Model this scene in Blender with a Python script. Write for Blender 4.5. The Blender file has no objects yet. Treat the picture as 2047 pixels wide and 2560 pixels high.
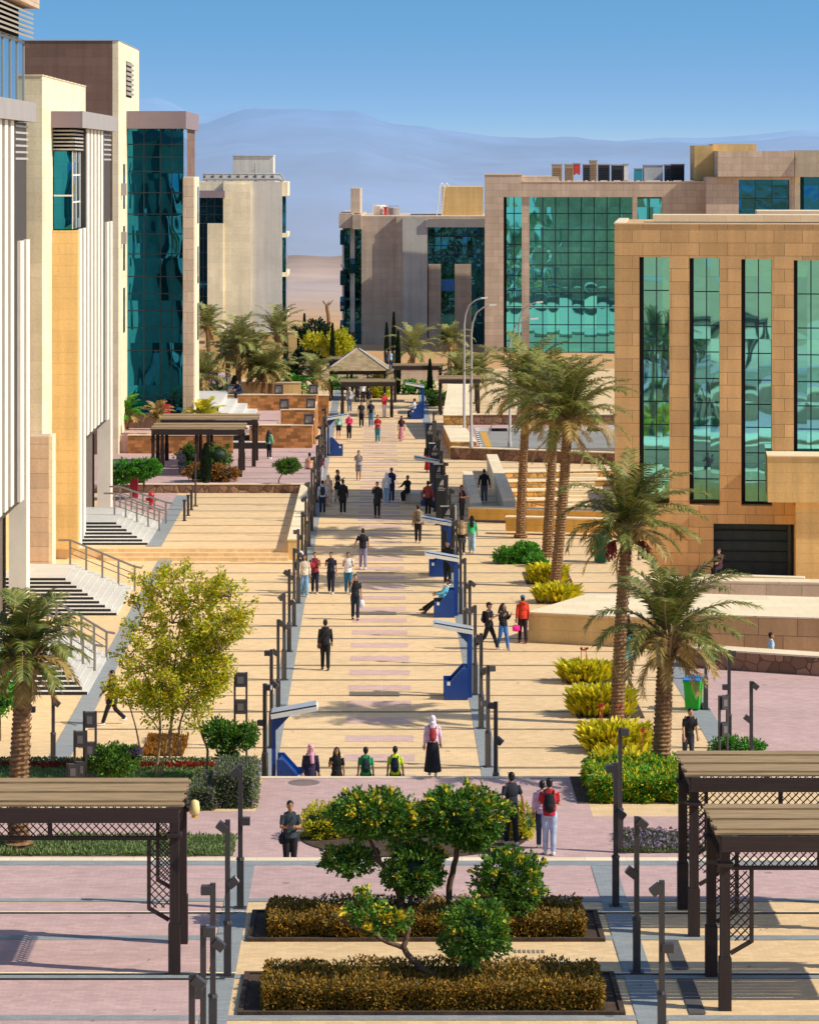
import bpy, bmesh, math, random
from mathutils import Vector, Matrix, noise
R = random.Random(7)
rad = math.radians
PI = math.pi
scene = bpy.context.scene
COL = scene.collection
# ------------------------------------------------------------------ survey of the place
# The camera stands 17.5 m above the lower plaza and looks level along +Y.
F, HC, VX, HY = 6500.0, 17.5, 800.0, 342.0
def GY(y, z=0): return F*(HC-z)/(y-HY)
def G(x, y, z=0):
    Y = GY(y, z); return Vector(((x-VX)*Y/F, Y, z))
def PX(x, Y): return (x-VX)*Y/F
def PZ(y, Y): return HC-(y-HY)*Y/F
ZB, ZC = 1.2, 2.2            # middle and near terrace above the lower plaza
TL, T1, T2 = .45, .85, 1.85  # raised courts on the left
SUN_EL, SUN_AZ = 41.0, 14.0  # elevation; degrees in front of due right

# ------------------------------------------------------------------ mesh builder
class MB:
    def __init__(s): s.v=[]; s.f=[]; s.m=[]; s.s=[]
    def add(s, vs, fs, m=0, smooth=False):
        n=len(s.v); s.v.extend([tuple(v) for v in vs])
        for f in fs: s.f.append(tuple(i+n for i in f)); s.m.append(m); s.s.append(smooth)
    def box(s, x0,x1,y0,y1,z0,z1, m=0):
        if x0>x1: x0,x1=x1,x0
        if y0>y1: y0,y1=y1,y0
        if z0>z1: z0,z1=z1,z0
        s.add([(x0,y0,z0),(x1,y0,z0),(x1,y1,z0),(x0,y1,z0),(x0,y0,z1),(x1,y0,z1),(x1,y1,z1),(x0,y1,z1)],
              [(0,3,2,1),(4,5,6,7),(0,1,5,4),(1,2,6,5),(2,3,7,6),(3,0,4,7)], m)
    def obox(s, c, size, rz=0, rx=0, ry=0, m=0):
        M = Matrix.Translation(c) @ Matrix.Rotation(rz,4,'Z') @ Matrix.Rotation(ry,4,'Y') @ Matrix.Rotation(rx,4,'X')
        a,b,d = size[0]/2,size[1]/2,size[2]/2
        vs=[M@Vector(p) for p in ((-a,-b,-d),(a,-b,-d),(a,b,-d),(-a,b,-d),(-a,-b,d),(a,-b,d),(a,b,d),(-a,b,d))]
        s.add(vs,[(0,3,2,1),(4,5,6,7),(0,1,5,4),(1,2,6,5),(2,3,7,6),(3,0,4,7)],m)
    def bar(s, p, q, w, h=None, m=0):
        # square bar between two points
        p,q=Vector(p),Vector(q); h=h or w; d=(q-p).normalized()
        u=Vector((0,0,1)) if abs(d.z)<.9 else Vector((0,1,0))
        a=d.cross(u).normalized()*w/2; b=a.cross(d).normalized()*h/2
        vs=[p-a-b,p+a-b,p+a+b,p-a+b,q-a-b,q+a-b,q+a+b,q-a+b]
        s.add(vs,[(0,1,2,3),(4,7,6,5),(0,4,5,1),(1,5,6,2),(2,6,7,3),(3,7,4,0)],m)
    def tube(s, pts, rr, n=8, m=0, smooth=True, cap=True):
        pts=[Vector(p) for p in pts]
        if not isinstance(rr,(list,tuple)): rr=[rr]*len(pts)
        rings=[]; a=None
        for i,p in enumerate(pts):
            d=(pts[min(i+1,len(pts)-1)]-pts[max(i-1,0)])
            d = d.normalized() if d.length>1e-9 else Vector((0,0,1))
            if a is None:
                u=Vector((1,0,0)) if abs(d.x)<.9 else Vector((0,1,0))
                a=d.cross(u).normalized()
            else:
                a=(a-d*a.dot(d)); a=a.normalized() if a.length>1e-6 else Vector((1,0,0))
            b=d.cross(a)
            rings.append([p+(a*math.cos(2*PI*k/n)+b*math.sin(2*PI*k/n))*rr[i] for k in range(n)])
        vs=[v for r in rings for v in r]; fs=[]
        for i in range(len(pts)-1):
            for k in range(n):
                k2=(k+1)%n; fs.append((i*n+k,i*n+k2,(i+1)*n+k2,(i+1)*n+k))
        s.add(vs,fs,m,smooth)
        if cap:
            e=len(pts)-1
            s.add(rings[0],[tuple(range(n-1,-1,-1))],m); s.add(rings[e],[tuple(range(n))],m)
    def ell(s, c, r, seg=14, ring=9, m=0, rot=None):
        c=Vector(c); vs=[]; fs=[]
        for i in range(ring+1):
            t=PI*i/ring
            for k in range(seg):
                p=Vector((r[0]*math.sin(t)*math.cos(2*PI*k/seg), r[1]*math.sin(t)*math.sin(2*PI*k/seg), r[2]*math.cos(t)))
                if rot: p=rot@p
                vs.append(c+p)
        for i in range(ring):
            for k in range(seg):
                k2=(k+1)%seg; fs.append((i*seg+k,(i+1)*seg+k,(i+1)*seg+k2,i*seg+k2))
        s.add(vs,fs,m,True)
    def quad(s,a,b,c,d,m=0): s.add([a,b,c,d],[(0,1,2,3)],m)
    def prism(s, poly, z0, z1, m=0):
        # poly counter-clockwise seen from above; z1 may be a list
        n=len(poly); zt=z1 if isinstance(z1,(list,tuple)) else [z1]*n
        vs=[(p[0],p[1],z0) for p in poly]+[(p[0],p[1],zt[i]) for i,p in enumerate(poly)]
        fs=[tuple(range(n-1,-1,-1)),tuple(range(n,2*n))]+[(i,(i+1)%n,n+(i+1)%n,n+i) for i in range(n)]
        s.add(vs,fs,m)
    def sheet(s,x0,x1,y0,y1,z,m=0): s.quad((x0,y0,z),(x1,y0,z),(x1,y1,z),(x0,y1,z),m)
    def build(s, name, mats, parent=None, loc=None, rz=0):
        me=bpy.data.meshes.new(name)
        me.from_pydata(s.v,[],s.f)
        if not isinstance(mats,(list,tuple)): mats=[mats]
        for x in mats: me.materials.append(x)
        me.polygons.foreach_set('material_index', s.m)
        me.polygons.foreach_set('use_smooth', s.s)
        me.update()
        o=bpy.data.objects.new(name,me); COL.objects.link(o)
        if parent: o.parent=parent
        if loc is not None: o.location=loc
        if rz: o.rotation_euler=(0,0,rz)
        return o

def tag(o,label=None,cat=None,group=None,kind=None):
    if label: o['label']=label
    if cat: o['category']=cat
    if group: o['group']=group
    if kind: o['kind']=kind
    return o
def thing(name,label,cat,loc=(0,0,0),rz=0,group=None):
    o=bpy.data.objects.new(name,None); COL.objects.link(o)
    o.empty_display_size=.2
    o.location=loc; o.rotation_euler=(0,0,rz)
    return tag(o,label,cat,group)
def dup(root,loc,rz=None,label=None,scale=None):
    def cp(o,par):
        c=o.copy(); COL.objects.link(c)
        if par: c.parent=par
        for ch in [x for x in COL.objects if x.parent==o]: cp(ch,c)
        return c
    r=cp(root,None); r.location=loc
    if rz is not None: r.rotation_euler=(0,0,rz)
    if label: r['label']=label
    if scale: r.scale=(scale,)*3
    return r
def struct(o): o['kind']='structure'; return o

# ------------------------------------------------------------------ materials
def lin(c):
    if isinstance(c,str): c=[int(c[i:i+2],16) for i in (0,2,4)]
    o=[]
    for x in c[:3]:
        x/=255.; o.append(x/12.92 if x<=.04045 else ((x+.055)/1.055)**2.4)
    return (*o,1.)
class NT:
    def __init__(s,name):
        s.mat=bpy.data.materials.new(name); s.mat.use_nodes=True
        s.n=s.mat.node_tree.nodes; s.l=s.mat.node_tree.links; s.n.clear()
        s.out=s.n.new('ShaderNodeOutputMaterial')
        s.b=s.n.new('ShaderNodeBsdfPrincipled'); s.link(s.b.outputs[0],s.out.inputs[0])
    def link(s,a,b): s.l.new(a,b)
    def new(s,t,**k):
        n=s.n.new(t)
        for a,v in k.items(): setattr(n,a,v)
        return n
    def val(s,node,i,v):
        if hasattr(v,'is_linked') or hasattr(v,'links'): s.link(v,node.inputs[i])
        else: node.inputs[i].default_value=v
    def math(s,op,a,b=None,c=None):
        n=s.new('ShaderNodeMath',operation=op); s.val(n,0,a)
        if b is not None: s.val(n,1,b)
        if c is not None: s.val(n,2,c)
        return n.outputs[0]
    def mix(s,fac,a,b,mode='MIX'):
        n=s.new('ShaderNodeMix',data_type='RGBA',blend_type=mode)
        s.val(n,0,fac); s.val(n,6,a); s.val(n,7,b); return n.outputs[2]
    def noise(s,scale,detail=4,vec=None,rough=.55):
        n=s.new('ShaderNodeTexNoise'); n.inputs['Scale'].default_value=scale; n.inputs['Detail'].default_value=detail
        n.inputs['Roughness'].default_value=rough
        if vec: s.link(vec,n.inputs['Vector'])
        return n.outputs[0]
    def ramp(s,fac,stops):
        n=s.new('ShaderNodeValToRGB'); s.link(fac,n.inputs[0]); e=n.color_ramp.elements
        while len(e)<len(stops): e.new(.5)
        for x,(p,c) in zip(e,stops): x.position=p; x.color=c
        return n.outputs[0]
    def bump(s,h,strength=1,dist=.01):
        n=s.new('ShaderNodeBump'); n.inputs['Strength'].default_value=strength; n.inputs['Distance'].default_value=dist
        s.link(h,n.inputs['Height']); s.link(n.outputs[0],s.b.inputs['Normal'])
    def obj(s): return s.new('ShaderNodeTexCoord').outputs['Object']
    def wall_uv(s):
        # facade coordinates: along the wall, up
        tc=s.new('ShaderNodeTexCoord')
        p=s.new('ShaderNodeSeparateXYZ'); s.link(tc.outputs['Object'],p.inputs[0])
        q=s.new('ShaderNodeSeparateXYZ'); s.link(tc.outputs['Normal'],q.inputs[0])
        side=s.math('GREATER_THAN',s.math('ABSOLUTE',q.outputs[0]),.6)
        top=s.math('GREATER_THAN',s.math('ABSOLUTE',q.outputs[2]),.7)
        m=s.new('ShaderNodeMix',data_type='FLOAT'); s.link(side,m.inputs[0]); s.link(p.outputs[0],m.inputs[2]); s.link(p.outputs[1],m.inputs[3])
        m2=s.new('ShaderNodeMix',data_type='FLOAT'); s.link(top,m2.inputs[0]); s.link(p.outputs[2],m2.inputs[2]); s.link(p.outputs[1],m2.inputs[3])
        c=s.new('ShaderNodeCombineXYZ'); s.link(m.outputs[0],c.inputs[0]); s.link(m2.outputs[0],c.inputs[1])
        return c.outputs[0], p
MC={}
def shade(c,k): return (min(1,c[0]*k),min(1,c[1]*k),min(1,c[2]*k),1.)
def plain(name,c,rough=.7,var=.2,scale=3.,metal=0.,bump=0.,spec=.4):
    if name in MC: return MC[name]
    t=NT(name); c=lin(c) if not isinstance(c,tuple) else c
    n=t.noise(scale,5,t.obj())
    t.link(t.ramp(n,[(.3,shade(c,1-var)),(.7,shade(c,1+var))]),t.b.inputs['Base Color'])
    t.b.inputs['Roughness'].default_value=rough; t.b.inputs['Metallic'].default_value=metal
    t.b.inputs['Specular IOR Level'].default_value=spec
    if bump: t.bump(t.noise(scale*6,3,t.obj()),.6,bump)
    MC[name]=t.mat; return t.mat
def stone(name,c,bw=1.2,bh=.6,var=.16,mortar=.012,mc=None,seed=0.,lines=.55,rough=.8,bumpd=.006):
    """cladding slabs: rows of blocks with thin dark joints, per-slab tone, stains"""
    if name in MC: return MC[name]
    t=NT(name); c=lin(c) if not isinstance(c,tuple) else c
    uv,p=t.wall_uv()
    br=t.new('ShaderNodeTexBrick'); t.link(uv,br.inputs['Vector'])
    br.offset=.37; br.inputs['Scale'].default_value=1.; br.inputs['Brick Width'].default_value=bw; br.inputs['Row Height'].default_value=bh
    br.inputs['Mortar Size'].default_value=mortar; br.inputs['Mortar Smooth'].default_value=.3; br.inputs['Bias'].default_value=-.1
    br.inputs['Color1'].default_value=shade(c,1-var); br.inputs['Color2'].default_value=shade(c,1+var)
    br.inputs['Mortar'].default_value=lin(mc) if mc else shade(c,lines)
    n1=t.noise(.35,5,t.obj()); n2=t.noise(9.,4,t.obj())
    st=t.math('MULTIPLY_ADD',n1,.6,.70); st2=t.math('MULTIPLY_ADD',n2,.34,.83)
    k=t.math('MULTIPLY',st,st2)
    # vertical water streaks
    mp=t.new('ShaderNodeMapping'); mp.inputs['Scale'].default_value=(2.2,2.2,.12); t.link(t.obj(),mp.inputs[0])
    k=t.math('MULTIPLY',k,t.math('MULTIPLY_ADD',t.noise(1.,4,mp.outputs[0]),.5,.75))
    cc=t.new('ShaderNodeCombineColor'); 
    for i in range(3): t.link(k,cc.inputs[i])
    t.link(t.mix(1.,br.outputs[0],cc.outputs[0],'MULTIPLY'),t.b.inputs['Base Color'])
    t.b.inputs['Roughness'].default_value=rough; t.b.inputs['Specular IOR Level'].default_value=.25
    h=t.math('SUBTRACT',t.math('MULTIPLY',n2,.4),br.outputs[1]); t.bump(h,.7,bumpd)
    MC[name]=t.mat; return t.mat
def rubble(name,c,scale=2.2,var=.45):
    if name in MC: return MC[name]
    t=NT(name); c=lin(c)
    uv,p=t.wall_uv()
    v=t.new('ShaderNodeTexVoronoi',feature='DISTANCE_TO_EDGE'); v.inputs['Scale'].default_value=scale; t.link(t.obj(),v.inputs[0])
    v2=t.new('ShaderNodeTexVoronoi'); v2.inputs['Scale'].default_value=scale; t.link(t.obj(),v2.inputs[0])
    sp=t.new('ShaderNodeSeparateColor'); t.link(v2.outputs[1],sp.inputs[0])
    base=t.ramp(sp.outputs[0],[(0,shade(c,1-var)),(.6,c),(1,shade(c,1+var))])
    edge=t.math('LESS_THAN',v.outputs[0],.035)
    t.link(t.mix(edge,base,shade(c,.45)),t.b.inputs['Base Color'])
    t.bump(t.math('MINIMUM',v.outputs[0],.15),.8,.15); t.b.inputs['Roughness'].default_value=.9
    MC[name]=t.mat; return t.mat
def paving(name,c,var=.13,bw=.4,bh=.2,stain=.3,lines=.8):
    if name in MC: return MC[name]
    t=NT(name); c=lin(c) if not isinstance(c,tuple) else c
    o=t.obj()
    br=t.new('ShaderNodeTexBrick'); t.link(o,br.inputs['Vector']); br.inputs['Scale'].default_value=1.
    br.inputs['Brick Width'].default_value=bw; br.inputs['Row Height'].default_value=bh; br.inputs['Mortar Size'].default_value=.006
    br.inputs['Color1'].default_value=shade(c,1-var); br.inputs['Color2'].default_value=shade(c,1+var); br.inputs['Mortar'].default_value=shade(c,lines)
    n1=t.noise(.22,6,o,.65); n2=t.noise(2.3,5,o,.6)
    mp=t.new('ShaderNodeMapping'); mp.inputs['Scale'].default_value=(.12,1.1,1); t.link(o,mp.inputs[0])
    n3=t.noise(1.6,4,mp.outputs[0])
    k=t.math('MULTIPLY',t.math('MULTIPLY_ADD',n1,stain,1-stain/2),t.math('MULTIPLY_ADD',n2,stain*.7,1-stain*.35))
    k=t.math('MULTIPLY',k,t.math('MULTIPLY_ADD',n3,stain*.8,1-stain*.4))
    # small dark spots (gum, leaves)
    v=t.new('ShaderNodeTexVoronoi'); v.inputs['Scale'].default_value=.55; t.link(o,v.inputs[0])
    k=t.math('MULTIPLY',k,t.math('MULTIPLY_ADD',t.math('GREATER_THAN',v.outputs[0],.05),.4,.6))
    cc=t.new('ShaderNodeCombineColor')
    for i in range(3): t.link(k,cc.inputs[i])
    t.link(t.mix(1.,br.outputs[0],cc.outputs[0],'MULTIPLY'),t.b.inputs['Base Color'])
    t.b.inputs['Roughness'].default_value=.75; t.b.inputs['Specular IOR Level'].default_value=.3
    MC[name]=t.mat; return t.mat
def leafmat(name,cols,trans=.25,rough=.55):
    """colour varies leaf by leaf (every leaf is its own mesh island)"""
    if name in MC: return MC[name]
    t=NT(name); g=t.new('ShaderNodeNewGeometry')
    n=len(cols); st=[(i/max(1,n-1),lin(c)) for i,c in enumerate(cols)]
    col=t.ramp(g.outputs['Random Per Island'],st)
    big=t.noise(1.3,3,t.obj())
    k=t.math('MULTIPLY_ADD',big,.7,.65)
    cc=t.new('ShaderNodeCombineColor')
    for i in range(3): t.link(k,cc.inputs[i])
    col=t.mix(1.,col,cc.outputs[0],'MULTIPLY')
    t.link(col,t.b.inputs['Base Color']); t.b.inputs['Roughness'].default_value=rough; t.b.inputs['Specular IOR Level'].default_value=.3
    tr=t.new('ShaderNodeBsdfTranslucent'); t.link(col,tr.inputs[0])
    mx=t.new('ShaderNodeMixShader'); mx.inputs[0].default_value=trans
    t.link(t.b.outputs[0],mx.inputs[1]); t.link(tr.outputs[0],mx.inputs[2]); t.link(mx.outputs[0],t.out.inputs[0])
    MC[name]=t.mat; return t.mat
def glass(name,c,amp=.02,scale=.5,tilt=.01,pw=1.2,ph=1.8,rough=.02,stretch=1.):
    """coated curtain-wall glass: tinted mirror, every pane slightly bowed and tilted"""
    if name in MC: return MC[name]
    t=NT(name); c=lin(c) if not isinstance(c,tuple) else c
    uv,p=t.wall_uv()
    s=t.new('ShaderNodeSeparateXYZ'); t.link(uv,s.inputs[0])
    u=t.math('DIVIDE',s.outputs[0],pw); v=t.math('DIVIDE',s.outputs[1],ph)
    fu=t.math('FLOOR',u); fv=t.math('FLOOR',v)
    cb=t.new('ShaderNodeCombineXYZ'); t.link(fu,cb.inputs[0]); t.link(fv,cb.inputs[1])
    wn=t.new('ShaderNodeTexWhiteNoise',noise_dimensions='2D'); t.link(cb.outputs[0],wn.inputs[0])
    sc=t.new('ShaderNodeSeparateColor'); t.link(wn.outputs[1],sc.inputs[0])
    du=t.math('SUBTRACT',u,fu); dv=t.math('SUBTRACT',v,fv)
    h=t.math('MULTIPLY',t.math('SUBTRACT',sc.outputs[0],.5),t.math('MULTIPLY',du,tilt*2))
    h=t.math('ADD',h,t.math('MULTIPLY',t.math('SUBTRACT',sc.outputs[1],.5),t.math('MULTIPLY',dv,tilt*2)))
    # bow
    bu=t.math('MULTIPLY',du,t.math('SUBTRACT',1.,du)); bv=t.math('MULTIPLY',dv,t.math('SUBTRACT',1.,dv))
    h=t.math('ADD',h,t.math('MULTIPLY',t.math('MULTIPLY',bu,bv),tilt*3))
    mp=t.new('ShaderNodeMapping'); mp.inputs['Scale'].default_value=(1,1,stretch); t.link(t.obj(),mp.inputs[0])
    off=t.new('ShaderNodeVectorMath',operation='ADD'); t.link(mp.outputs[0],off.inputs[0])
    sc3=t.new('ShaderNodeVectorMath',operation='SCALE'); t.link(wn.outputs[1],sc3.inputs[0]); sc3.inputs['Scale'].default_value=7.
    t.link(sc3.outputs[0],off.inputs[1])
    n=t.noise(scale,1.5,off.outputs[0],.4)
    h=t.math('ADD',h,t.math('MULTIPLY',n,amp))
    t.bump(h,1.,1.)
    tone=t.math('MULTIPLY_ADD',sc.outputs[2],.25,.87)
    cc=t.new('ShaderNodeCombineColor')
    for i in range(3): t.link(tone,cc.inputs[i])
    t.link(t.mix(1.,c,cc.outputs[0],'MULTIPLY'),t.b.inputs['Base Color'])
    t.b.inputs['Metallic'].default_value=.92; t.b.inputs['Roughness'].default_value=rough
    MC[name]=t.mat; return t.mat

M={}
M['sand']=paving('sand_pavers','dfbf90',.09,.24,.12,.3,.86)
M['mauve']=paving('mauve_pavers','c2a29a',.10,.24,.12,.34,.84)
M['grey']=paving('grey_pavers','8f9493',.10,.2,.1,.25,.8)
M['joint']=paving('dark_joint','857863',.15,.3,.3,.3)
M['slot']=plain('drain_slot','2a2724',.8)
M['cream']=paving('cream_coping','ead6b0',.07,.9,.9,.2,.7)
M['concrete']=paving('pale_concrete','c9c6bc',.05,1.5,1.5,.25,.85)
M['asphalt']=plain('road_asphalt','8d8a82',.9,.12,.6,bump=.01)
M['dirt']=plain('dark_soil','4a3a2c',.95,.4,4,bump=.03)
M['gold']=stone('honey_limestone','dfba7a',4.2,.48,.03,.008,lines=.72)
M['pale']=stone('pale_limestone','efdfba',1.8,.6,.06,.007,lines=.78)
M['fin']=plain('white_fin','f0e8d4',.7,.05,1.5)
M['brown']=stone('brown_granite','7d6355',1.5,.5,.10,.008,lines=.72)
M['orange']=stone('orange_sandstone','d8ad76',1.35,.62,.12,.014,lines=.42)
M['tan']=stone('tan_sandstone','ccb59c',1.35,.62,.09,.012,lines=.5)
M['farstone']=stone('far_grey_stone','cdb8a0',1.3,.6,.07,.01,lines=.7)
M['farpale']=stone('far_pale_render','d0cabd',2.6,1.2,.03,.004,lines=.9)
M['brickwall']=stone('rusty_brickwork','b07a48',.42,.2,.42,.008,lines=.7,bumpd=.01)
M['yellowwall']=stone('yellow_stone_wall','e2ae55',1.3,.45,.08,.008,lines=.65)
M['rubble']=rubble('rubble_stone','8d6a52',2.4)
M['rubble2']=rubble('golden_rubble','c9984e',2.6,.3)
M['mauvecap']=plain('mauve_metal_cap','8d7d80',.6,.06,1.)
M['lens']=plain('smoky_lens','6f6c68',.3,.1)
M['greycap']=plain('grey_metal_cap','a39d97',.6,.06,1.)
M['louvre']=plain('louvre_blade','b9b3a8',.5,.08)
M['darkgap']=plain('dark_recess','17191b',.8)
M['glassR']=glass('teal_mirror_glass','6ae4ff',.012,.4,.010,1.17,1.9)
M['glassN']=glass('green_mirror_glass','88eafc',.010,.45,.010,1.15,3.0)
M['glassL']=glass('deep_teal_glass','1f7894',.10,.5,.035,1.9,2.5,stretch=.5)
M['glassF']=glass('blue_far_glass','2f6f8a',.03,.6,.02,1.4,2.2)
M['glassS']=glass('pale_sky_glass','7fa9bd',.015,.3,.008,2.4,2.5)
M['mullion']=plain('dark_mullion','173036',.5)
M['posts']=plain('charcoal_metal','3f3b3a',.45,.15,3.,spec=.5)
M['steel']=plain('brushed_steel_rail','9c968c',.35,.1,5.,metal=.7)
M['wood']=None
M['bluepaint']=plain('navy_blue_paint','0e3f86',.35,.15,2.,spec=.5)
M['whitepaint']=plain('white_paint','e9e4d6',.5,.06)
M['panel']=plain('dark_solar_panel','23262c',.25,.1)
M['trunk']=plain('palm_bark','8a6a48',.95,.4,7.,bump=.03)
M['bark']=plain('grey_brown_bark','6b5440',.95,.35,9.,bump=.02)
M['palebark']=plain('pale_thin_bark','9a815e',.9,.3,9.,bump=.01)
def woodmat(name,c,var=.35,axis=0):
    t=NT(name); c=lin(c)
    mp=t.new('ShaderNodeMapping'); mp.inputs['Scale'].default_value=(.5,9,9) if axis==0 else (9,9,.5); t.link(t.obj(),mp.inputs[0])
    n=t.noise(2.2,6,mp.outputs[0],.65)
    t.link(t.ramp(n,[(.3,shade(c,1-var)),(.55,c),(.75,shade(c,1+var))]),t.b.inputs['Base Color'])
    t.b.inputs['Roughness'].default_value=.75; t.bump(n,.5,.01); return t.mat
M['slat']=woodmat('weathered_slats','a3875f',.45)
M['beam']=woodmat('dark_stained_beam','36261f',.3)
M['post']=woodmat('dark_stained_post','31221d',.3,2)
M['palmleaf']=leafmat('palm_leaflets',['4c5c28','62702e','7e8436','968e46','58682c'],.2)
M['palmdry']=leafmat('dry_palm_leaflets',['a08a4c','b89a56','80703e'],.2)
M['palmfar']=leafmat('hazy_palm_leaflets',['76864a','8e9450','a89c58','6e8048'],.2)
M['topiary']=leafmat('topiary_leaves',['33581e','456e26','5c8a2a','7aa034','3c6022'],.22)
M['yellowflower']=leafmat('yellow_blossom',['e8cc30','f0d83a','dcb828'],.25)
M['hedge']=leafmat('bronze_hedge_leaves',['886420','a87a28','bc8c2c','625a20','786826','4c481e'],.18)
M['canna']=leafmat('yellow_green_blades',['c8c01e','e2d222','f0dc30','a4ac22','b8b828'],.3)
M['bright']=leafmat('bright_green_leaves',['3c7a20','529a28','6cb030','356a1e'],.25)
M['lime']=leafmat('lime_yellow_leaves',['9aac26','b8be2a','dccc2e','ecc92a','a2b428','7c9424'],.35)
M['sage']=leafmat('sage_shrub_leaves',['5a6840','6e7c4c','7e8a5a','4c5a38'],.2)
M['grass']=leafmat('lawn_blades',['70844a','80945a','90a064','647842'],.25)
M['purple']=leafmat('mauve_flower_petals',['8a6a90','9c7a9c','7c7090'],.25)
M['redflower']=leafmat('red_flower_petals',['b03a28','c85a3c','a04a30'],.2)
M['rust']=leafmat('rust_ground_cover',['8a5a20','a06a26','b07828','75501e'],.2)
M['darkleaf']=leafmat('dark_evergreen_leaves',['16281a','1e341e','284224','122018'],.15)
# ================================================================== PEOPLE
DG=bpy.context.evaluated_depsgraph_get
def blend(m,voxel,smooth=3):
    """melt overlapping tapered limbs into one continuous skin"""
    me=bpy.data.meshes.new('tmp'); me.from_pydata(m.v,[],m.f); o=bpy.data.objects.new('tmp',me); COL.objects.link(o)
    q=o.modifiers.new('r','REMESH'); q.mode='VOXEL'; q.voxel_size=voxel; q.use_smooth_shade=True
    if smooth: q=o.modifiers.new('s','SMOOTH'); q.factor=.5; q.iterations=smooth
    d=DG(); d.update(); out=bpy.data.meshes.new_from_object(o.evaluated_get(d))
    bpy.data.objects.remove(o); bpy.data.meshes.remove(me); return out
SKIN=plain('skin_light_brown','b98a6a',.55,.06,8); SKIN2=plain('skin_tan','a8784f',.55,.06,8)
EYE=plain('dark_eye','1a1412',.3); LIP=plain('lip_tone','8f5548',.5)
HAIRB=plain('black_hair','15110f',.5,.3,20); 
def cloth(c):
    return plain('cloth_'+c,c,.85,.3,5.,bump=.02)
NP=[0]
def person(label,loc,face,top='222222',bot='20242c',style='tee',legs='trousers',hair='short',hairc=None,stride=.0,arms='down',h=1.72,shoes='d8d4cc',seated=False,lean=0.,lowres=False,group='people on the walkway',lowbot=None,skin=None):
    """face: degrees, 0 looks towards the camera, 180 away, 90 to the right. Body is built facing -Y, feet at z=0"""
    r=thing('person',label,'person',loc,rad(face),group)
    sk=skin or (SKIN if NP[0]%3 else SKIN2); NP[0]+=1
    k=h/1.75; vx=.022 if lowres else .013
    V=Vector
    def rotx(v,a): return V((v.x,v.y*math.cos(a)-v.z*math.sin(a),v.y*math.sin(a)+v.z*math.cos(a)))
    hip0=V((0,0,.93))
    # legs: angles forward (towards -Y)
    st=stride
    if seated: th=[rad(82),rad(78)]; kn=[rad(80),rad(92)]
    else: th=[rad(26)*st,-rad(20)*st]; kn=[rad(6)*abs(st),rad(30)*abs(st)]
    if seated=='lounge': th=[rad(62),rad(66)]; kn=[rad(18),rad(10)]
    J={}
    low=9
    for i,s in enumerate((1,-1)):
        hp=V((.088*s,0,.92)); kd=V((.03*s*0,-math.sin(th[i]),-math.cos(th[i])))*.43; kp=hp+kd
        a=th[i]-kn[i]; ap=kp+V((0,-math.sin(a),-math.cos(a)))*.42
        J['h%d'%i],J['k%d'%i],J['a%d'%i]=hp,kp,ap; low=min(low,ap.z)
    dz=.085-low
    for q in J: J[q]=J[q]+V((0,0,dz))
    zo=dz
    L=rad(lean)+ (rad(-22) if seated=='lounge' else 0)
    def up(v): # upper body point, leaning forward about the hips
        p=rotx(v-V((0,0,.92)),L); return p+V((0,0,.92+zo))
    sh=[up(V((.165*s,0,1.42))) for s in (1,-1)]
    sw=[rad(-22)*st,rad(24)*st]; eb=[rad(14),rad(22)]; out=[rad(11),rad(11)]; inn=[0,0]
    if arms=='phone': sw=[rad(18),rad(18)]; eb=[rad(85),rad(85)]; inn=[.55,.55]
    elif arms=='one_phone': sw[1]=rad(22); eb[1]=rad(100); inn[1]=.4
    elif arms=='face': sw[1]=rad(38); eb[1]=rad(125); inn[1]=.35
    elif arms=='strap': sw=[rad(8),rad(8)]; eb=[rad(125),rad(125)]; inn=[.25,.25]
    elif arms=='folded': sw=[rad(12),rad(12)]; eb=[rad(90),rad(90)]; inn=[.8,.8]
    elif arms=='back': sw=[rad(-14),rad(-14)]; eb=[rad(8),rad(8)]; out=[rad(20),rad(20)]
    elif arms=='out': out=[rad(30),rad(14)]; sw[0]=rad(10); eb[0]=rad(30)
    if seated: sw=[rad(35),rad(40)]; eb=[rad(45),rad(40)]; inn=[.2,.2]
    A=[]
    for i,s in enumerate((1,-1)):
        d=V((s*math.sin(out[i]),-math.sin(sw[i]),-math.cos(sw[i]))).normalized(); e=sh[i]+d*.285
        a=sw[i]+eb[i]; f=V((s*math.sin(out[i])*.4-s*inn[i],-math.sin(a),-math.cos(a))).normalized(); w=e+f*.25
        A.append((sh[i],e,w,f,s))
    hc=up(V((0,-.012,1.625))); nk=up(V((0,.0,1.47)))
    B=MB()
    # torso
    rt=Matrix.Rotation(L,3,'X')
    B.ell(up(V((0,.0,1.29))),(.165,.105,.20),14,10,rot=rt); B.ell(up(V((0,0,1.09))),(.135,.09,.17),14,9,rot=rt); B.ell(J['h0'].lerp(J['h1'],.5)+V((0,.012,.02)),(.155,.108,.13),14,9)
    B.tube([sh[0]+V((-.02,0,0)),sh[1]+V((.02,0,0))],[.062,.062],10); B.tube([up(V((0,.012,1.40))),nk,hc],[.065,.052,.05],10)
    for i in (0,1):
        B.tube([J['h%d'%i],J['h%d'%i].lerp(J['k%d'%i],.5),J['k%d'%i],J['k%d'%i].lerp(J['a%d'%i],.35),J['a%d'%i]],[.085,.075,.054,.056,.036],10)
        s0,e,w,f,s=A[i]; B.tube([s0,s0.lerp(e,.4),e,e.lerp(w,.3),w],[.052,.046,.038,.039,.027],10)
        B.tube([J['a%d'%i],J['a%d'%i]+V((0,-.13,-.05))],[.042,.034],8)
    # head with jaw, nose, ears
    B.ell(hc+V((0,.012,.03)),(.074,.093,.098),14,10); B.ell(hc+V((0,-.028,-.045)),(.054,.062,.068),12,8)
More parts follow.
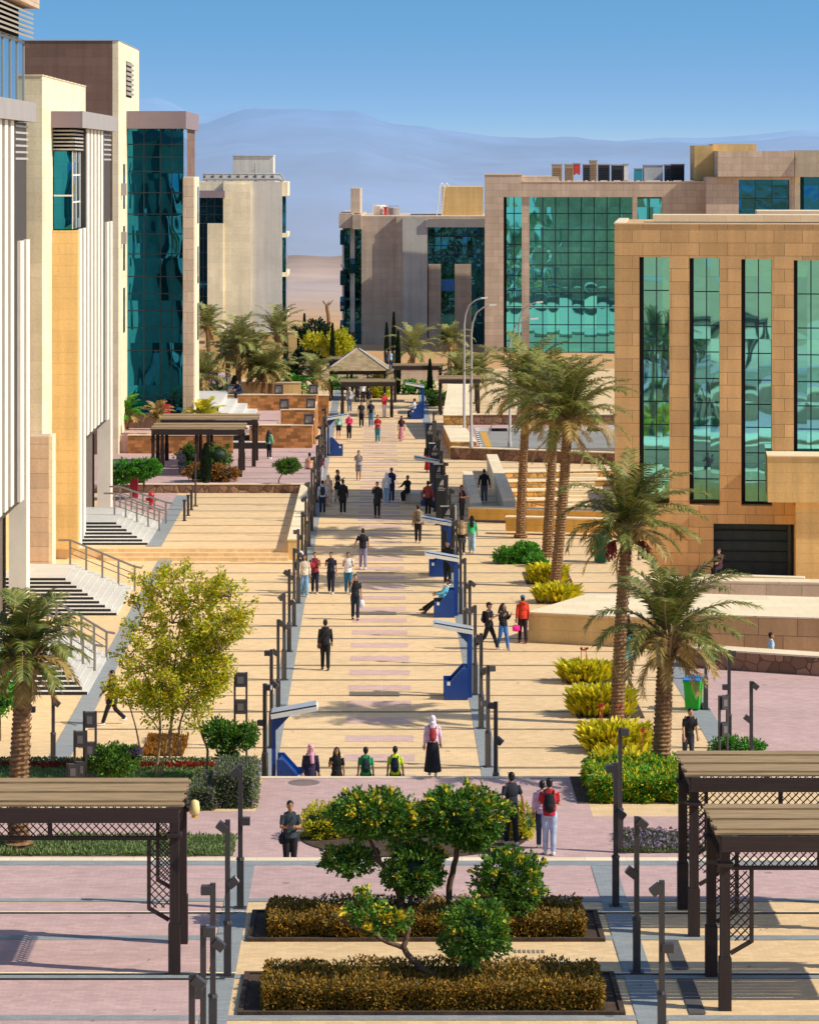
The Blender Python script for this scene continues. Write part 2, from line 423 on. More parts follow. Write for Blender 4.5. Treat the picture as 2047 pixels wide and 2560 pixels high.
    B.ell(hc+V((0,-.094,-.012)),(.013,.02,.022),8,6)
    for s in (-1,1): B.ell(hc+V((s*.076,.012,.0)),(.01,.022,.03),8,6)
    me=blend(B,vx,3)
    # hands: palm, four fingers of different length, thumb from the side
    Hn=MB()
    for s0,e,w,f,s in A:
        side=f.cross(V((0,1,0))); side=(side if side.length>.2 else V((1,0,0))).normalized()
        nrm=side.cross(f).normalized(); pc=w+f*.05
        Hn.tube([w-f*.02,w+f*.03,w+f*.085],[.026,.034,.032],8)
        for q,(o,l) in enumerate(((-.027,.062),(-.009,.074),(.009,.069),(.027,.052))):
            a=w+f*.085+side*o; b_=a+f*l*.55+nrm*.008; c=b_+f*l*.4+nrm*.026; Hn.tube([a-f*.02,a,b_,c],[.0095,.0095,.0085,.0065],6)
        a=w+f*.03+side*.028; Hn.tube([a,a+side*.026+f*.028,a+side*.03+f*.06],[.011,.010,.008],6)
    for s in (-1,1):
        Hn.ell(hc+V((s*.03,-.079,.012)),(.012,.007,.007),8,5,m=1)
        Hn.bar(hc+V((s*.014,-.086,.034)),hc+V((s*.046,-.076,.034)),.007,.007,m=1)
    Hn.bar(hc+V((-.024,-.088,-.055)),hc+V((.024,-.088,-.055)),.011,.006,m=2)
    bm=bmesh.new(); bm.from_mesh(me); n0=len(bm.faces)
    t2=bpy.data.meshes.new('tmp'); t2.from_pydata(Hn.v,[],Hn.f); t2.polygons.foreach_set('material_index',Hn.m); t2.polygons.foreach_set('use_smooth',[True]*len(t2.polygons)); bm.from_mesh(t2); bm.to_mesh(me); bm.free(); bpy.data.meshes.remove(t2)
    me.materials.clear(); [me.materials.append(x) for x in (sk,EYE,LIP)]
    me.name='body'; o=bpy.data.objects.new('body',me); COL.objects.link(o); o.parent=r
    def part(name,mb,mat,sm=2,v=None):
        q=blend(mb,v or vx*1.15,sm); q.name=name; q.materials.clear(); q.materials.append(mat); p=bpy.data.objects.new(name,q); COL.objects.link(p); p.parent=r; return p
    hem=.86 if style in('tee','shirt') else .80
    T=MB()
    T.ell(up(V((0,.0,1.29))),(.186,.128,.215),16,10,rot=rt); T.ell(up(V((0,.0,1.08))),(.166,.118,.19),16,10,rot=rt)
    T.tube([up(V((0,0,1.05))),up(V((0,0,.90)))],[.155,.165],14); T.tube([up(V((0,.005,1.38))),up(V((0,.005,1.475)))],[.1,.066],12)
    if style in ('long_coat','robe','hoodie_long'): T.tube([up(V((0,0,1.0))),J['h0'].lerp(J['h1'],.5)+V((0,0,-.22))],[.16,.2],14)
    T.tube([sh[0]+V((-.03,0,-.005)),sh[1]+V((.03,0,-.005))],[.07,.07],10); T.tube([up(V((-.13,0,1.42))),up(V((0,.005,1.455))),up(V((.13,0,1.42)))],[.06,.075,.06],10)
    for s0,e,w,f,s in A:
        if style=='tee': T.tube([s0,s0.lerp(e,.4),s0.lerp(e,.78)],[.063,.057,.051],10)
        else: T.tube([s0,s0.lerp(e,.5),e,e.lerp(w,.6),e.lerp(w,.93)],[.068,.063,.054,.048,.042],10)
    if style in('hoodie','hoodie_long'): T.ell(up(V((0,.09,1.47))),(.12,.07,.08),12,8)
    part('top' if style!='robe' else 'robe',T,cloth(top))
    Q=MB()
    if legs=='skirt':
        c0=J['h0'].lerp(J['h1'],.5); b0=J['a0'].lerp(J['a1'],.5); zb=.14
        Q.tube([c0+V((0,0,.1)),c0+V((0,0,-.1)),V((b0.x,b0.y*.6,.5)),V((b0.x,b0.y,zb))],[.155,.185,.215,.26],16)
        Q.ell(J['k0'],(.1,.1,.12)); Q.ell(J['k1'],(.1,.1,.12))
    else:
        Q.ell(J['h0'].lerp(J['h1'],.5)+V((0,.012,.03)),(.17,.124,.14),14,9)
        end={'trousers':1.0,'jeans':1.0,'wide':1.02,'shorts':-.02}[legs]
        for i in (0,1):
            hp,kp,ap=J['h%d'%i],J['k%d'%i],J['a%d'%i]; wd=1.35 if legs=='wide' else 1.
            if legs=='shorts': Q.tube([hp,hp.lerp(kp,.5),kp+V((0,0,.03))],[.1,.097,.09],12)
            else: Q.tube([hp,hp.lerp(kp,.5),kp,kp.lerp(ap,.5),ap+V((0,0,.01))],[.1,.092,.073*wd,.068*wd,.062*wd],12)
    part('skirt' if legs=='skirt' else legs if legs in('jeans','shorts') else 'trousers',Q,cloth(bot))
    if lowbot is None:
        for i in (0,1):
            ap=J['a%d'%i]; S=MB(); S.ell(ap+V((0,-.055,-.05)),(.05,.135,.036),12,8); S.ell(ap+V((0,.02,-.02)),(.046,.055,.055),10,7)
            p=part('shoe',S,plain('shoe_'+shoes,shoes,.6,.1),1,.014)
    Hh=MB()
    if hair in('short','long','curly','cap','bun'):
        Hh.ell(hc+V((0,.024,.052)),(.082,.096,.085),14,9); Hh.ell(hc+V((0,.05,.0)),(.076,.066,.085),12,8)
    if hair in('long','curly'):
        z=1.3 if hair=='curly' else 1.
        Hh.tube([hc+V((0,.05,.03)),hc+V((0,.085,-.1)),up(V((0,.115,1.38))),up(V((0,.12,1.2)))],[.08*z,.095*z,.105*z,.07],12)
        for s in (-1,1): Hh.tube([hc+V((s*.06,.01,.04)),hc+V((s*.088,.0,-.06)),hc+V((s*.1,-.01,-.19))],[.035*z,.036*z,.022],8)
    if hair in('short','long','curly','bun'): part('hair',Hh,HAIRB if not hairc else plain('hair_'+hairc,hairc,.6,.2,20),1,.012)
    if hair=='cap':
        part('hair',Hh,HAIRB,1,.012); C=MB(); C.ell(hc+V((0,.018,.07)),(.09,.103,.075),14,8); C.ell(hc+V((0,-.11,.05)),(.06,.06,.01),12,6); part('cap',C,cloth(hairc or '222222'),1,.012)
    if hair=='hijab':
        Hh.ell(hc+V((0,.03,.035)),(.092,.105,.112),14,10)
        Hh.tube([hc+V((0,.045,-.03)),hc+V((0,.03,-.12)),up(V((0,.0,1.42)))],[.1,.105,.15],14)
        for s in (-1,1): Hh.tube([hc+V((s*.07,-.03,.05)),hc+V((s*.066,-.055,-.05)),hc+V((0,-.07,-.11))],[.022,.025,.035],8)
        Hh.tube([hc+V((-.06,-.03,.09)),hc+V((0,-.06,.1)),hc+V((.06,-.03,.09))],[.02,.02,.02],8)
        Hh.tube([up(V((.03,-.09,1.42))),up(V((.05,-.135,1.2)))],[.07,.055],10)
        part('headscarf',Hh,cloth(hairc or 'd8cfc8'),1,.012)
    r.scale=(k,k,k)
    r['_']=0; del r['_']
    # anchor points for bags
    return {'root':r,'k':k,'A':A,'J':J,'hc':hc,'up':up,'z':zo,'V':V,'face':rad(face),'loc':V(loc)}
def W(P,p):
    p=Vector(p)*P['k']; return Matrix.Rotation(P['face'],3,'Z')@p+P['loc']
def backpack(P,label,c,c2='1c1c1e',s=1.):
    u=P['up']; r=thing('backpack',label,'backpack',W(P,u(Vector((0,.0,1.22)))),P['face'],'backpacks'); 
    m=MB(); m.ell((0,.19,-.02),(.135*s,.085,.22*s),12,9); m.ell((0,.185,.12*s),(.115*s,.07,.1),12,8); m.ell((0,.255,-.09),(.095*s,.045,.09),10,7)
    q=blend(m,.014,1); q.name='bag'; q.materials.clear(); q.materials.append(cloth(c)); o=bpy.data.objects.new('bag',q); COL.objects.link(o); o.parent=r
    for sx in (-1,1):
        m=MB(); m.tube([(sx*.09,.15,.16),(sx*.10,.06,.245),(sx*.11,-.09,.2),(sx*.12,-.13,.05),(sx*.13,-.05,-.13),(sx*.10,.14,-.2)],[.018]*6,6); m.build('strap',cloth(c2),r)
    r.scale=(P['k'],)*3; return r
def handbag(P,label,c,side=0,kind='bag',drop=.3,cat='bag'):
    s0,e,w,f,s=P['A'][side]; hnd=w+f*.1
    r=thing(kind,label,cat,W(P,hnd),P['face'])
    m=MB()
    if kind=='plastic_bag':
        m.ell((0,0,-.2),(.12,.075,.15),10,8); m.ell((.02,.01,-.12),(.07,.045,.1),8,6)
    else: m.ell((0,0,-drop),(.15,.07,.13),12,8); m.box(-.13,.13,-.05,.05,-drop-.1,-drop+.1)
    q=blend(m,.013,1); q.materials.clear(); q.materials.append(cloth(c)); q.name='bag'; o=bpy.data.objects.new('bag',q); COL.objects.link(o); o.parent=r
    m=MB(); m.tube([(-.08,0,-drop+.1),(-.04,0,-.05),(0,0,0),(.04,0,-.05),(.08,0,-drop+.1)] if kind!='plastic_bag' else [(-.05,0,-.1),(0,0,0),(.05,0,-.1)],.008,5); m.build('handle',cloth(c),r)
    r.scale=(P['k'],)*3; return r
def crossbag(P,label,c,side=1):
    s=(1,-1)[side]; u=P['up']; r=thing('shoulder_bag',label,'bag',W(P,u(Vector((s*.2,.02,.88)))),P['face'])
    m=MB(); m.ell((0,0,-.02),(.07,.13,.12),10,8); q=blend(m,.013,1); q.materials.clear(); q.materials.append(cloth(c)); q.name='bag'; o=bpy.data.objects.new('bag',q); COL.objects.link(o); o.parent=r
    m=MB(); m.tube([(-s*.01,.06,.08),(-s*.06,.16,.3),(-s*.28,.12,.58),(-s*.3,-.0,.61),(-s*.24,-.14,.5),(-s*.04,-.15,.2),(-s*.0,-.06,.08)],.014,5); m.build('strap',cloth(c),r)
    r.scale=(P['k'],)*3; return r
def phone(P,label,side=1):
    s0,e,w,f,s=P['A'][side]; r=thing('phone',label,'phone',W(P,w+f*.11),P['face']); m=MB(); m.obox((0,-.03,.02),(.075,.01,.15),0,rad(-25)); m.build('case',M['slot'],r); 
    m=MB(); m.obox((0,-.0,.0),(.01,.04,.02)); m.build('camera_bump',M['posts'],r); r.scale=(P['k'],)*3
a_=lambda x,y,z=0:G(x,y,z)
# --- front edge of the middle terrace
p=person('person in dark grey tee looking at a phone, standing at the upper stair edge, left',a_(614,1806,ZB)+Vector((0,-1.2,-.17)),8,'2f3a40','171a1e',arms='phone',h=1.74,shoes='22242a'); crossbag(p,'black shoulder bag on the person looking at a phone in front','17181c',1); phone(p,'dark phone held by the person in the dark grey tee at front left')
p=person('person in black tee and trousers seen from behind, right of the topiary crowns',a_(1076,1780,ZB),200,'20262e','15171c',stride=.25,h=1.74,shoes='d8d0c0',arms='back')
p=person('person in red tee and pale jeans with a backpack, right of the hedges',a_(1156,1800,ZB),178,'b3222a','a9b6cc',legs='jeans',arms='folded',h=1.80,shoes='e6e2da',stride=.15); backpack(p,'black backpack worn over the red tee','15161a')
p=person('person in pale pink shirt half hidden in front of the one in red',a_(1141,1786,ZB),170,'d9b4c4','2c3550',style='shirt',h=1.6)
p=person('person in white headscarf, pink shirt and long black skirt at the stair edge',a_(911,1638,ZB)+Vector((0,.25,0)),182,'e8c6d4','16171c',style='shirt',legs='skirt',hair='hijab',hairc='e4d6dc',h=1.60,shoes='f0ece4',stride=.2); backpack(p,'red brown small backpack on the person in pink','a03a34','8a2a30',.85)
p=person('person in pink headscarf and purple scarf coming up the stairs, head at the edge',a_(654,1692),5,'2a2440','1a1a20',style='long_coat',hair='hijab',hairc='d79ab0',h=1.6,lowbot=0)
p=person('person with long black hair and black tee on the stairs',a_(709,1693),-6,'17181a','17181a',hair='long',h=1.54,arms='one_phone',lowbot=0)
p=person('person in green tee going down the stairs with a backpack',a_(770,1693),182,'1f8f54','1a1c20',h=1.55,lowbot=0); backpack(p,'dark green backpack over the green tee on the stairs','16302e','123a2c')
p=person('person in neon lime shirt going down the stairs with a backpack',a_(832,1693),176,'c8e01e','20222a',h=1.57,lowbot=0); backpack(p,'navy backpack with green straps over the neon lime shirt','1c2236','1f6a34')
# --- lower walkway, near to far
p=person('person in black long sleeves walking away alone on the lower walkway',a_(685,1411),185,'1a1b20','15161a',style='shirt',stride=.35,h=1.74,shoes='3a3426',arms='down'); crossbag(p,'brown shoulder bag on the lone walker in black','4a2a26',0)
p=person('person in black tee with a hand to the face, walking towards the camera',a_(748,1305),4,'1a1c24','1f2a3c',legs='jeans',stride=.3,arms='face',h=1.74,shoes='202020'); handbag(p,'white plastic bag carried by the person in the black tee','e8e8e8',0,'plastic_bag')
p=person('person in black tee and lilac grey trousers walking away on the walkway',a_(764,1199),188,'15161c','8d86a0',stride=.3,h=1.76,shoes='f0ece6',arms='out',group='people on the walkway')
for x,y,f_,t,b_,kw,lab in ((733,1250,2,'dcdcd8','2c6c8a',dict(legs='jeans',arms='strap'),'person in white shirt with bag straps and blue jeans, right end of the group'),
    (697,1250,-6,'1a1d30','1c2438',dict(arms='one_phone'),'person in navy tee, middle of the group walking towards the camera'),
    (663,1250,4,'7a2230','20263a',dict(arms='strap'),'person in maroon top with red bag, third from the left lamp posts'),
    (641,1256,10,'cdbfa6','7fa8c8',dict(style='hoodie',legs='wide',hair='long',shoes='e8f0f0'),'person with long dark hair, cream jacket and pale jeans by the lamp posts')):
    p=person(lab,a_(x,y),f_,t,b_,stride=.25,h=1.68,**kw)
    if t=='7a2230': handbag(p,'small red bag held in front of the maroon top','b03038',1,'bag',.15)
p=person('person in white headscarf half hidden behind the cream jacket at the left',a_(634,1246),20,'24242c','22242c',style='shirt',hair='hijab',hairc='dfe6ea',h=1.64)
p=person('person in tan hoodie with camouflage backpack walking away past the bench canopy',a_(880,1143),178,'a08a6e','1b1b1e',style='hoodie',stride=.25,h=1.74,shoes='b09a80'); backpack(p,'camouflage brown backpack on the tan hoodie','5f5440','4a4030')
p=person('person in rust red shirt and black trousers by the sign boards',a_(901,1086),172,'8c3a2c','18181c',style='shirt',stride=.1,h=1.72,arms='back'); handbag(p,'dark bag held by the person in rust red','202026',1)
p=person('person in dark suit walking towards the camera inside the big shadow',a_(794,1090),0,'191d26','151920',style='long_coat',stride=.2,arms='face',h=1.76,shoes='16161a')
p=person('person in white top, white headscarf and light jeans seen from behind',a_(814,1062),182,'dfe3ea','8fb4d4',style='shirt',legs='jeans',hair='hijab',hairc='eceef0',h=1.62,arms='one_phone')
p=person('person in navy shirt standing behind the one in white headscarf',a_(824,1057),-20,'1f2c56','222c46',style='shirt',arms='folded',h=1.76)
p=person('person in black sitting on the grey stone cube',a_(862,1060)+Vector((-.1,-.1,.08)),-35,'16161a','1a1a1e',style='shirt',seated=True,h=1.7,hair='short')
p=person('person in black shirt with pale trousers standing left, facing the other way',a_(711,1061),70,'17181e','a8a298',stride=.2,arms='one_phone',h=1.74); crossbag(p,'dark bag on the person in black with pale trousers','1d1e24',1)
p=person('person in loose black shirt walking away near the left lamp posts',a_(722,1083),182,'15171c','18191e',style='long_coat',stride=.2,h=1.72)
p=person('person in white blue shirt with dark bag walking away by the left lamp posts',a_(679,1083),184,'b8c6dc','22304a',style='shirt',legs='jeans',stride=.2,h=1.68); backpack(p,'dark backpack on the person in the white blue shirt','1e2430')
p=person('person in long patterned beige dress by the left lamp posts',a_(691,1066),-10,'c9ac94','c4a68e',style='long_coat',legs='skirt',hair='hijab',hairc='d8c4a8',h=1.6)
p=person('person in grey tee and grey shorts walking towards the camera',a_(755,1012),0,'8a8d94','7d8088',legs='shorts',stride=.2,arms='strap',h=1.66); 
p=person('person in peach top walking away beside the left terrace',a_(652,1021),182,'d8a484','20222a',stride=.2,h=1.74)
p=person('person in maroon shirt and light trousers walking away beside the left lamp posts',a_(674,1017),178,'5a1a34','b8b4bc',stride=.2,h=1.7); backpack(p,'dark maroon backpack on the person by the left lamp posts','3a1426')
p=person('person in black robe over a red skirt beside the sign boards',a_(902,994),180,'17171b','b02a26',style='long_coat',legs='skirt',hair='hijab',hairc='1a1a1e',h=1.66)
p=person('person in mint green top and dark skirt at the left of the far walkway',a_(713,923),0,'8fc9b0','1f2128',style='shirt',legs='shorts',hair='hijab',hairc='7aa08a',h=1.62,lowres=True)
p=person('person in bright pink top and black trousers with a bag, far left',a_(735,926),2,'d62a68','1a1a1e',style='hoodie',arms='folded',h=1.62,lowres=True); handbag(p,'dark bag beside the bright pink top','1a1c24',0)
p=person('person in dark patterned shirt walking towards the camera, far up the walk',a_(761,900),0,'2c2e34','17181c',arms='down',stride=.2,h=1.74,lowres=True)
p=person('person in navy top and blue jeans walking away, far up the walk',a_(781,899),180,'1e2438','4f7da8',legs='jeans',stride=.2,h=1.76,lowres=True); backpack(p,'navy backpack far up the walk','1a2036')
p=person('person with long black hair and black top, far up the walk',a_(776,866),0,'17181c','b8a888',hair='curly',h=1.66,lowres=True)
p=person('person in grey white shirt under the far pergola',a_(736,868),10,'a8a8a4','5a6f86',style='shirt',h=1.74,lowres=True,hair='hijab',hairc='b8b4ac')
p=person('person in red jacket and pale trousers at the end of the walk',a_(809,880),40,'c42434','d4c4b8',style='hoodie',arms='folded',h=1.74,lowres=True)
p=person('person in red top and teal jeans carrying a red folder, far walkway',a_(795,932),0,'a82430','2f7f90',legs='jeans',arms='folded',stride=.2,h=1.72,lowres=True)
p=person('person in dark top and long pink skirt, far right of the walkway',a_(845,929),-5,'3a1a24','c98a8c',legs='skirt',hair='hijab',hairc='5a2a34',h=1.58,lowres=True)
p=person('person in white top seated at the farthest solar bench',Vector((2.35,211,.0)),-90,'e2e4e8','1e2a44',style='shirt',seated=True,h=1.7,lowres=True)
for x,lab in ((814,'leftmost of three tiny people standing beyond the gazebo'),(823,'middle one of three tiny people beyond the gazebo, in pale blue'),(830,'rightmost of three tiny people beyond the gazebo')):
    person(lab,a_(x,780),0,{814:'2a2f3c',823:'9fc0d8',830:'26303c'}[x],'2a3c58',h=1.7,lowres=True)
for x,lab,c in ((752,'person in dark clothes under the far pergola, left','24262c'),(764,'person in white under the far pergola, middle','d8dad8')):
    person(lab,a_(x,850),0,c,'2a2c34',h=1.7,lowres=True)
# --- right side
p=person('person in white tee and black vest with cap, walking right past the stone wall',a_(1029,1368),70,'23202c','17181d',stride=.9,arms='one_phone',h=1.74,hair='cap',hairc='17181c',shoes='e8e4de'); backpack(p,'black backpack on the person with the cap','18181e')
p=person('person with curly black hair, black jacket and purple scarf in blue jeans',a_(1059,1368),40,'17171c','3f6fb0',style='hoodie',legs='jeans',hair='curly',stride=.5,arms='strap',h=1.68,shoes='e4e0da')
p=person('person in red orange jacket and blue cap walking away, holding a pink bag',a_(1100,1354),190,'d03a1c','2a1418',style='hoodie',hair='cap',hairc='2a6f96',stride=.35,h=1.74,shoes='5a2a20'); handbag(p,'bright pink bag held by the person in the red orange jacket','e02a86',0,'bag',.25)
p=person('person in mint hoodie and pale jeans walking away right of the lamp row',a_(993,1164),178,'4fd08a','b4ccd8',style='hoodie',legs='wide',hair='long',stride=.2,h=1.66,shoes='ece6d8')
p=person('person in beige shirt with neon bag behind the right lamp posts',a_(972,1168),176,'b89a72','2a2420',stride=.2,h=1.74); handbag(p,'neon yellow green bag behind the right lamp posts','b4dc28',0,'bag',.1)
p=person('person in dark maroon tee looking at a phone beside the seat wall',a_(972,1098),60,'3a1626','1b1b20',arms='phone',h=1.76)
p=person('person in black top and grey trousers walking up the shaded passage',a_(1019,1059),182,'1a1c20','5b6470',style='shirt',stride=.25,arms='back',h=1.74)
p=person('person in black standing against the third solar bench canopy',a_(942,1232),-10,'17181e','17181c',style='hoodie',arms='folded',h=1.82)
p=person('person in light blue top lounging with legs stretched out on the solar bench',Vector((2.38,119.1,.10)),-90,'6fc0d8','17181c',style='shirt',seated='lounge',hair='short',h=1.7,shoes='15161a')
p=person('person in black top and teal trousers walking behind the tall palm',a_(1322,1395),110,'1c1c22','6fd0c4',style='shirt',legs='wide',hair='long',stride=.4,h=1.66)
p=person('person in black tee with bag leaning forward behind the upper right pergola',a_(1448,1612),15,'16161a','3a3a44',h=1.72,lean=16,stride=.3); backpack(p,'dark backpack on the person behind the upper right pergola','1c1c22')
p=person('person in dark hair and pale blue shirt behind the low rubble wall at the right',G(1641,1410)+Vector((.0,2.4,-.75)),90,'9fc2d4','2a2a30',h=1.66,hair='short')
p=person('person in dark red sitting on the far right wall under the palm',G(1515,1236)+Vector((0,.4,.25)),-40,'5a2a34','2a2024',style='shirt',seated=True,h=1.6)
# --- left side
p=person('person in black striding left behind the yellow tree',a_(236,1526),-75,'14151a','15161a',style='long_coat',stride=.9,arms='out',h=1.74,shoes='e8e4dc')
p=person('person in green hoodie with a backpack standing on the left terrace',a_(567,966,T1),150,'7fc79a','1f1f26',style='hoodie',hair='curly',h=1.62,shoes='f0ece8'); backpack(p,'dark teal backpack on the green hoodie','1c3a3c')
p=person('person in navy jacket sitting hunched on the left terrace wall',Vector((PX(508,195.),194.6,2.45)),-50,'1a2240','1c2438',style='hoodie',seated=True,lean=22,h=1.72)
p=person('person in grey sitting inside the lower terrace pergola',G(378,1003,T1)+Vector((0,1.2,0)),10,'6d7078','5c6068',style='hoodie',seated=True,h=1.7)
# ================================================================== SETTING
def mesh_obj(name,mat,fn,kind='structure'):
    m=MB(); fn(m); o=m.build(name,mat); 
    if kind: o['kind']=kind
    return o
def hnoise(x,y,sc,o=4):
    return noise.fractal(Vector((x*sc,y*sc,3.7)),1.0,2.0,o)
# --- desert floor: one sheet out to the hills, falling away behind the campus
def desert_z(x,y):
    if y<300: return -3. if y<258 and abs(x)<64 else -.35
    d=y-300
    pts=((300,729),(450,686),(600,664),(900,640),(1300,618),(2300,596),(4500,588),(20000,584))
    for (a,p),(b,q) in zip(pts,pts[1:]):
        if y<=b: break
    z=HC-(p+(q-p)*(y-a)/(b-a)-HY)*y/F
    a=min(1,d/250)
    z+=a*hnoise(x,y,.012,4)*1.1
    if d>250:
        b=min(1,(d-250)/500); z+=b*hnoise(x+90,y*.55,.0032,4)*8
    return z
def grid(m,xs,ys,fz,smooth=True):
    nx=len(xs(0)); vs=[]; fs=[]
    for j,y in enumerate(ys):
        for x in xs(y): vs.append((x,y,fz(x,y)))
    for j in range(len(ys)-1):
        for i in range(nx-1):
            a=j*nx+i; fs.append((a,a+1,a+nx+1,a+nx))
    m.add(vs,fs,0,smooth)
t=NT('desert_sand'); o_=t.obj()
n1=t.noise(.02,6,o_,.6); n2=t.noise(.25,5,o_,.6)
c1=t.ramp(n1,[(.3,lin('b98a55')),(.55,lin('d6aa70')),(.75,lin('c59a66'))])
sy=t.new('ShaderNodeSeparateXYZ'); t.link(o_,sy.inputs[0])
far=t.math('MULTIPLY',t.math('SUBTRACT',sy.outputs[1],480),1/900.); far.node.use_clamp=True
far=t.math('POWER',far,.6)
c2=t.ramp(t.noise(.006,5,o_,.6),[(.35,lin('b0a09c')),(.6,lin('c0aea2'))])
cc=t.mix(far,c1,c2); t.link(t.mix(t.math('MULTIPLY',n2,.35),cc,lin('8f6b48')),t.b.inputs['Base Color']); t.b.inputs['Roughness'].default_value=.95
t.bump(n2,.8,.4)
ys=[-400,-100,0,60,150,230,252,261,280,300]+[300+i*14 for i in range(1,60)]+[1150+i*40 for i in range(60)]+[3600+i*300 for i in range(30)]
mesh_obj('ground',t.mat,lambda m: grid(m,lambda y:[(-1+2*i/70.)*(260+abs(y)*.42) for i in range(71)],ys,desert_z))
# --- hazy mountains
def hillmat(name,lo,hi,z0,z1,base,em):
    # aerial haze painted onto the slopes as emission, greyer lower down
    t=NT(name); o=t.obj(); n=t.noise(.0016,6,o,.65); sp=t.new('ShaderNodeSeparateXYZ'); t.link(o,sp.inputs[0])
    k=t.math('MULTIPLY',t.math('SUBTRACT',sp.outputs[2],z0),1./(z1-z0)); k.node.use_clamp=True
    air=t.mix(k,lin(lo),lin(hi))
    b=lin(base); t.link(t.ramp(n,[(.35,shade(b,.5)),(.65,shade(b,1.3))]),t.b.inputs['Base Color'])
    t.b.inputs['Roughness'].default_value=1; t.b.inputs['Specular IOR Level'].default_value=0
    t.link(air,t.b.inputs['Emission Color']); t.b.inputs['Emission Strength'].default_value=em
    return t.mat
def prof(pts,x):
    if x<=pts[0][0]: return pts[0][1]
    for (a,b),(c,d) in zip(pts,pts[1:]):
        if x<=c:
            k=(x-a)/(c-a); k=k*k*(3-2*k); return b+(d-b)*k
    return pts[-1][1]
def ridge(name,Y0,Y1,pts,base_px,mat,amp,sc):
    # pts: skyline as (x,y) in survey pixels
    P=[(PX(x,Y1),PZ(y,Y1)) for x,y in pts]; zb=PZ(base_px,Y0)
    def fz(x,y):
        k=(y-Y0)/(Y1-Y0); top=prof(P,x*Y1/y)
        z=zb+(top-zb)*(k**.8)
        return z+amp*hnoise(x,y*.7,sc,6)*math.sin(PI*min(1,k*.96+.04))**.8+amp*.10*hnoise(x,y,sc*5,4)
    ysx=[Y0+(Y1-Y0)*i/46. for i in range(47)]
    mesh_obj(name,mat,lambda m: grid(m,lambda y:[(-.32+.64*i/160.)*y for i in range(161)],ysx,fz))
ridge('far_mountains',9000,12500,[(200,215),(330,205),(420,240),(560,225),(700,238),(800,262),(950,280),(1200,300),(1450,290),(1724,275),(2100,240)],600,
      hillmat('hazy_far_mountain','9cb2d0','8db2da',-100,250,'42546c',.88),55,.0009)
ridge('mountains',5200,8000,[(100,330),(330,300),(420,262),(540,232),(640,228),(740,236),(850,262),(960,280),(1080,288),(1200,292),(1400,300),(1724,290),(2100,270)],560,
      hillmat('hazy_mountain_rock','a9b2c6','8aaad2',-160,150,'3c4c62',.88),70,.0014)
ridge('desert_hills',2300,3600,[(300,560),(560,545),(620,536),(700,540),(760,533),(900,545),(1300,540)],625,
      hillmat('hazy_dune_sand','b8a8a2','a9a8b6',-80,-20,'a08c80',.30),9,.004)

# --- levels
def poly_sheet(m,pts,z,mi=0):
    m.add([(p[0],p[1],z) for p in pts],[tuple(range(len(pts)))],mi)
YAB=GY(1635,ZB); YBC=GY(1806,ZC)
def f(m):
    m.box(-70,6.75,YAB-1,262,-.3,0); m.box(6.75,11.8,YAB-1,151.6,-.3,0); m.box(11.8,70,YAB-1,127.9,-.3,0); m.box(6.75,70,176.,262,-.3,0)
    m.box(12.6,70,163.,163.8,-.3,0); m.box(11.,12.6,151.6,163.8,-.3,0); m.box(13.4,70,163.8,176.,-.3,0)
mesh_obj('plaza_pavement',M['sand'],f)
mesh_obj('sunken_floor',M['sand'],lambda m:(m.box(6.4,13.8,151.2,176.4,-1.9,-1.6),m.box(11.5,50,127.4,149.,-2.7,-2.4)))
mesh_obj('sunken_floor_edge',M['gold'],lambda m:(m.box(6.45,6.749,151.2,176.4,-1.6,-.302),m.box(6.75,11.3,151.3,151.59,-1.6,-.302),m.box(13.41,13.7,163.8,176.4,-1.6,-.302),m.box(11.5,50,127.5,127.89,-2.4,-.302),m.box(11.5,11.79,127.9,151.2,-2.4,-.302)))
def f(m): m.box(-70,70,YBC-.6,YAB,-.3,ZB)
mesh_obj('middle_terrace',M['sand'],f)
mesh_obj('upper_terrace',M['sand'],lambda m:m.box(-70,70,20,YBC,-.3,ZC))
def stairs(m):
    for i in range(7): m.box(-4.2,6.4,YAB+.01,YAB+.34*(i+1),0,ZB-.17*(i+1)-.002)
    for i in range(5): m.box(-60,60,YBC+.01,YBC+.34*(i+1),ZB,ZC-.17*(i+1)-.002)
mesh_obj('stairs',M['cream'],stairs)
E=.005
# lower plaza markings
JY=[GY(1616.4)+3.025*k for k in range(-2,46)]
def f(m):
    for i,y in enumerate(JY):
        if y<YAB+3: continue
        w=.075+.03*((i*7)%3)
        m.sheet(-9.0,9.9,y-w,y+w,E)
mesh_obj('paving_joint',M['joint'],f)
def f(m):
    for i,y in enumerate(JY):
        if y>205: break
        m.sheet(-1.05,1.02,y+.98,y+2.02,E)
mesh_obj('paving_inlay',paving('pink_inlay','cbaa9c',.1,.24,.12,.34,.84),f)
def f(m):
    m.sheet(-3.48,-2.98,YAB+2.4,240,2*E); m.sheet(2.9,3.42,YAB+2.4,240,2*E)
    m.sheet(-9.75,-9.1,YAB+2,136,2*E); m.sheet(9.9,10.55,YAB+2,113,2*E)
mesh_obj('paving_strip',M['grey'],f)
def f(m):
    m.sheet(10.55,60,YAB+.5,113,E)                     # mauve ground right of the outer lamp row
    m.sheet(-3.1,5.3,YBC+2,YAB-.25,ZB+E)               # middle terrace
    m.sheet(5.3,60,YBC+2,YBC+9,ZB+E); m.sheet(-60,-3.1,YBC+2,YBC+9.6,ZB+E)
    y0,y1=64.1,YBC-.75
    m.sheet(-60,60,y0,y1,ZC+E)                         # band behind the first edge
    m.sheet(-60,-3.25,20,y0-.3,ZC+E)                   # left field of the near terrace
mesh_obj('mauve_paving',M['mauve'],f)
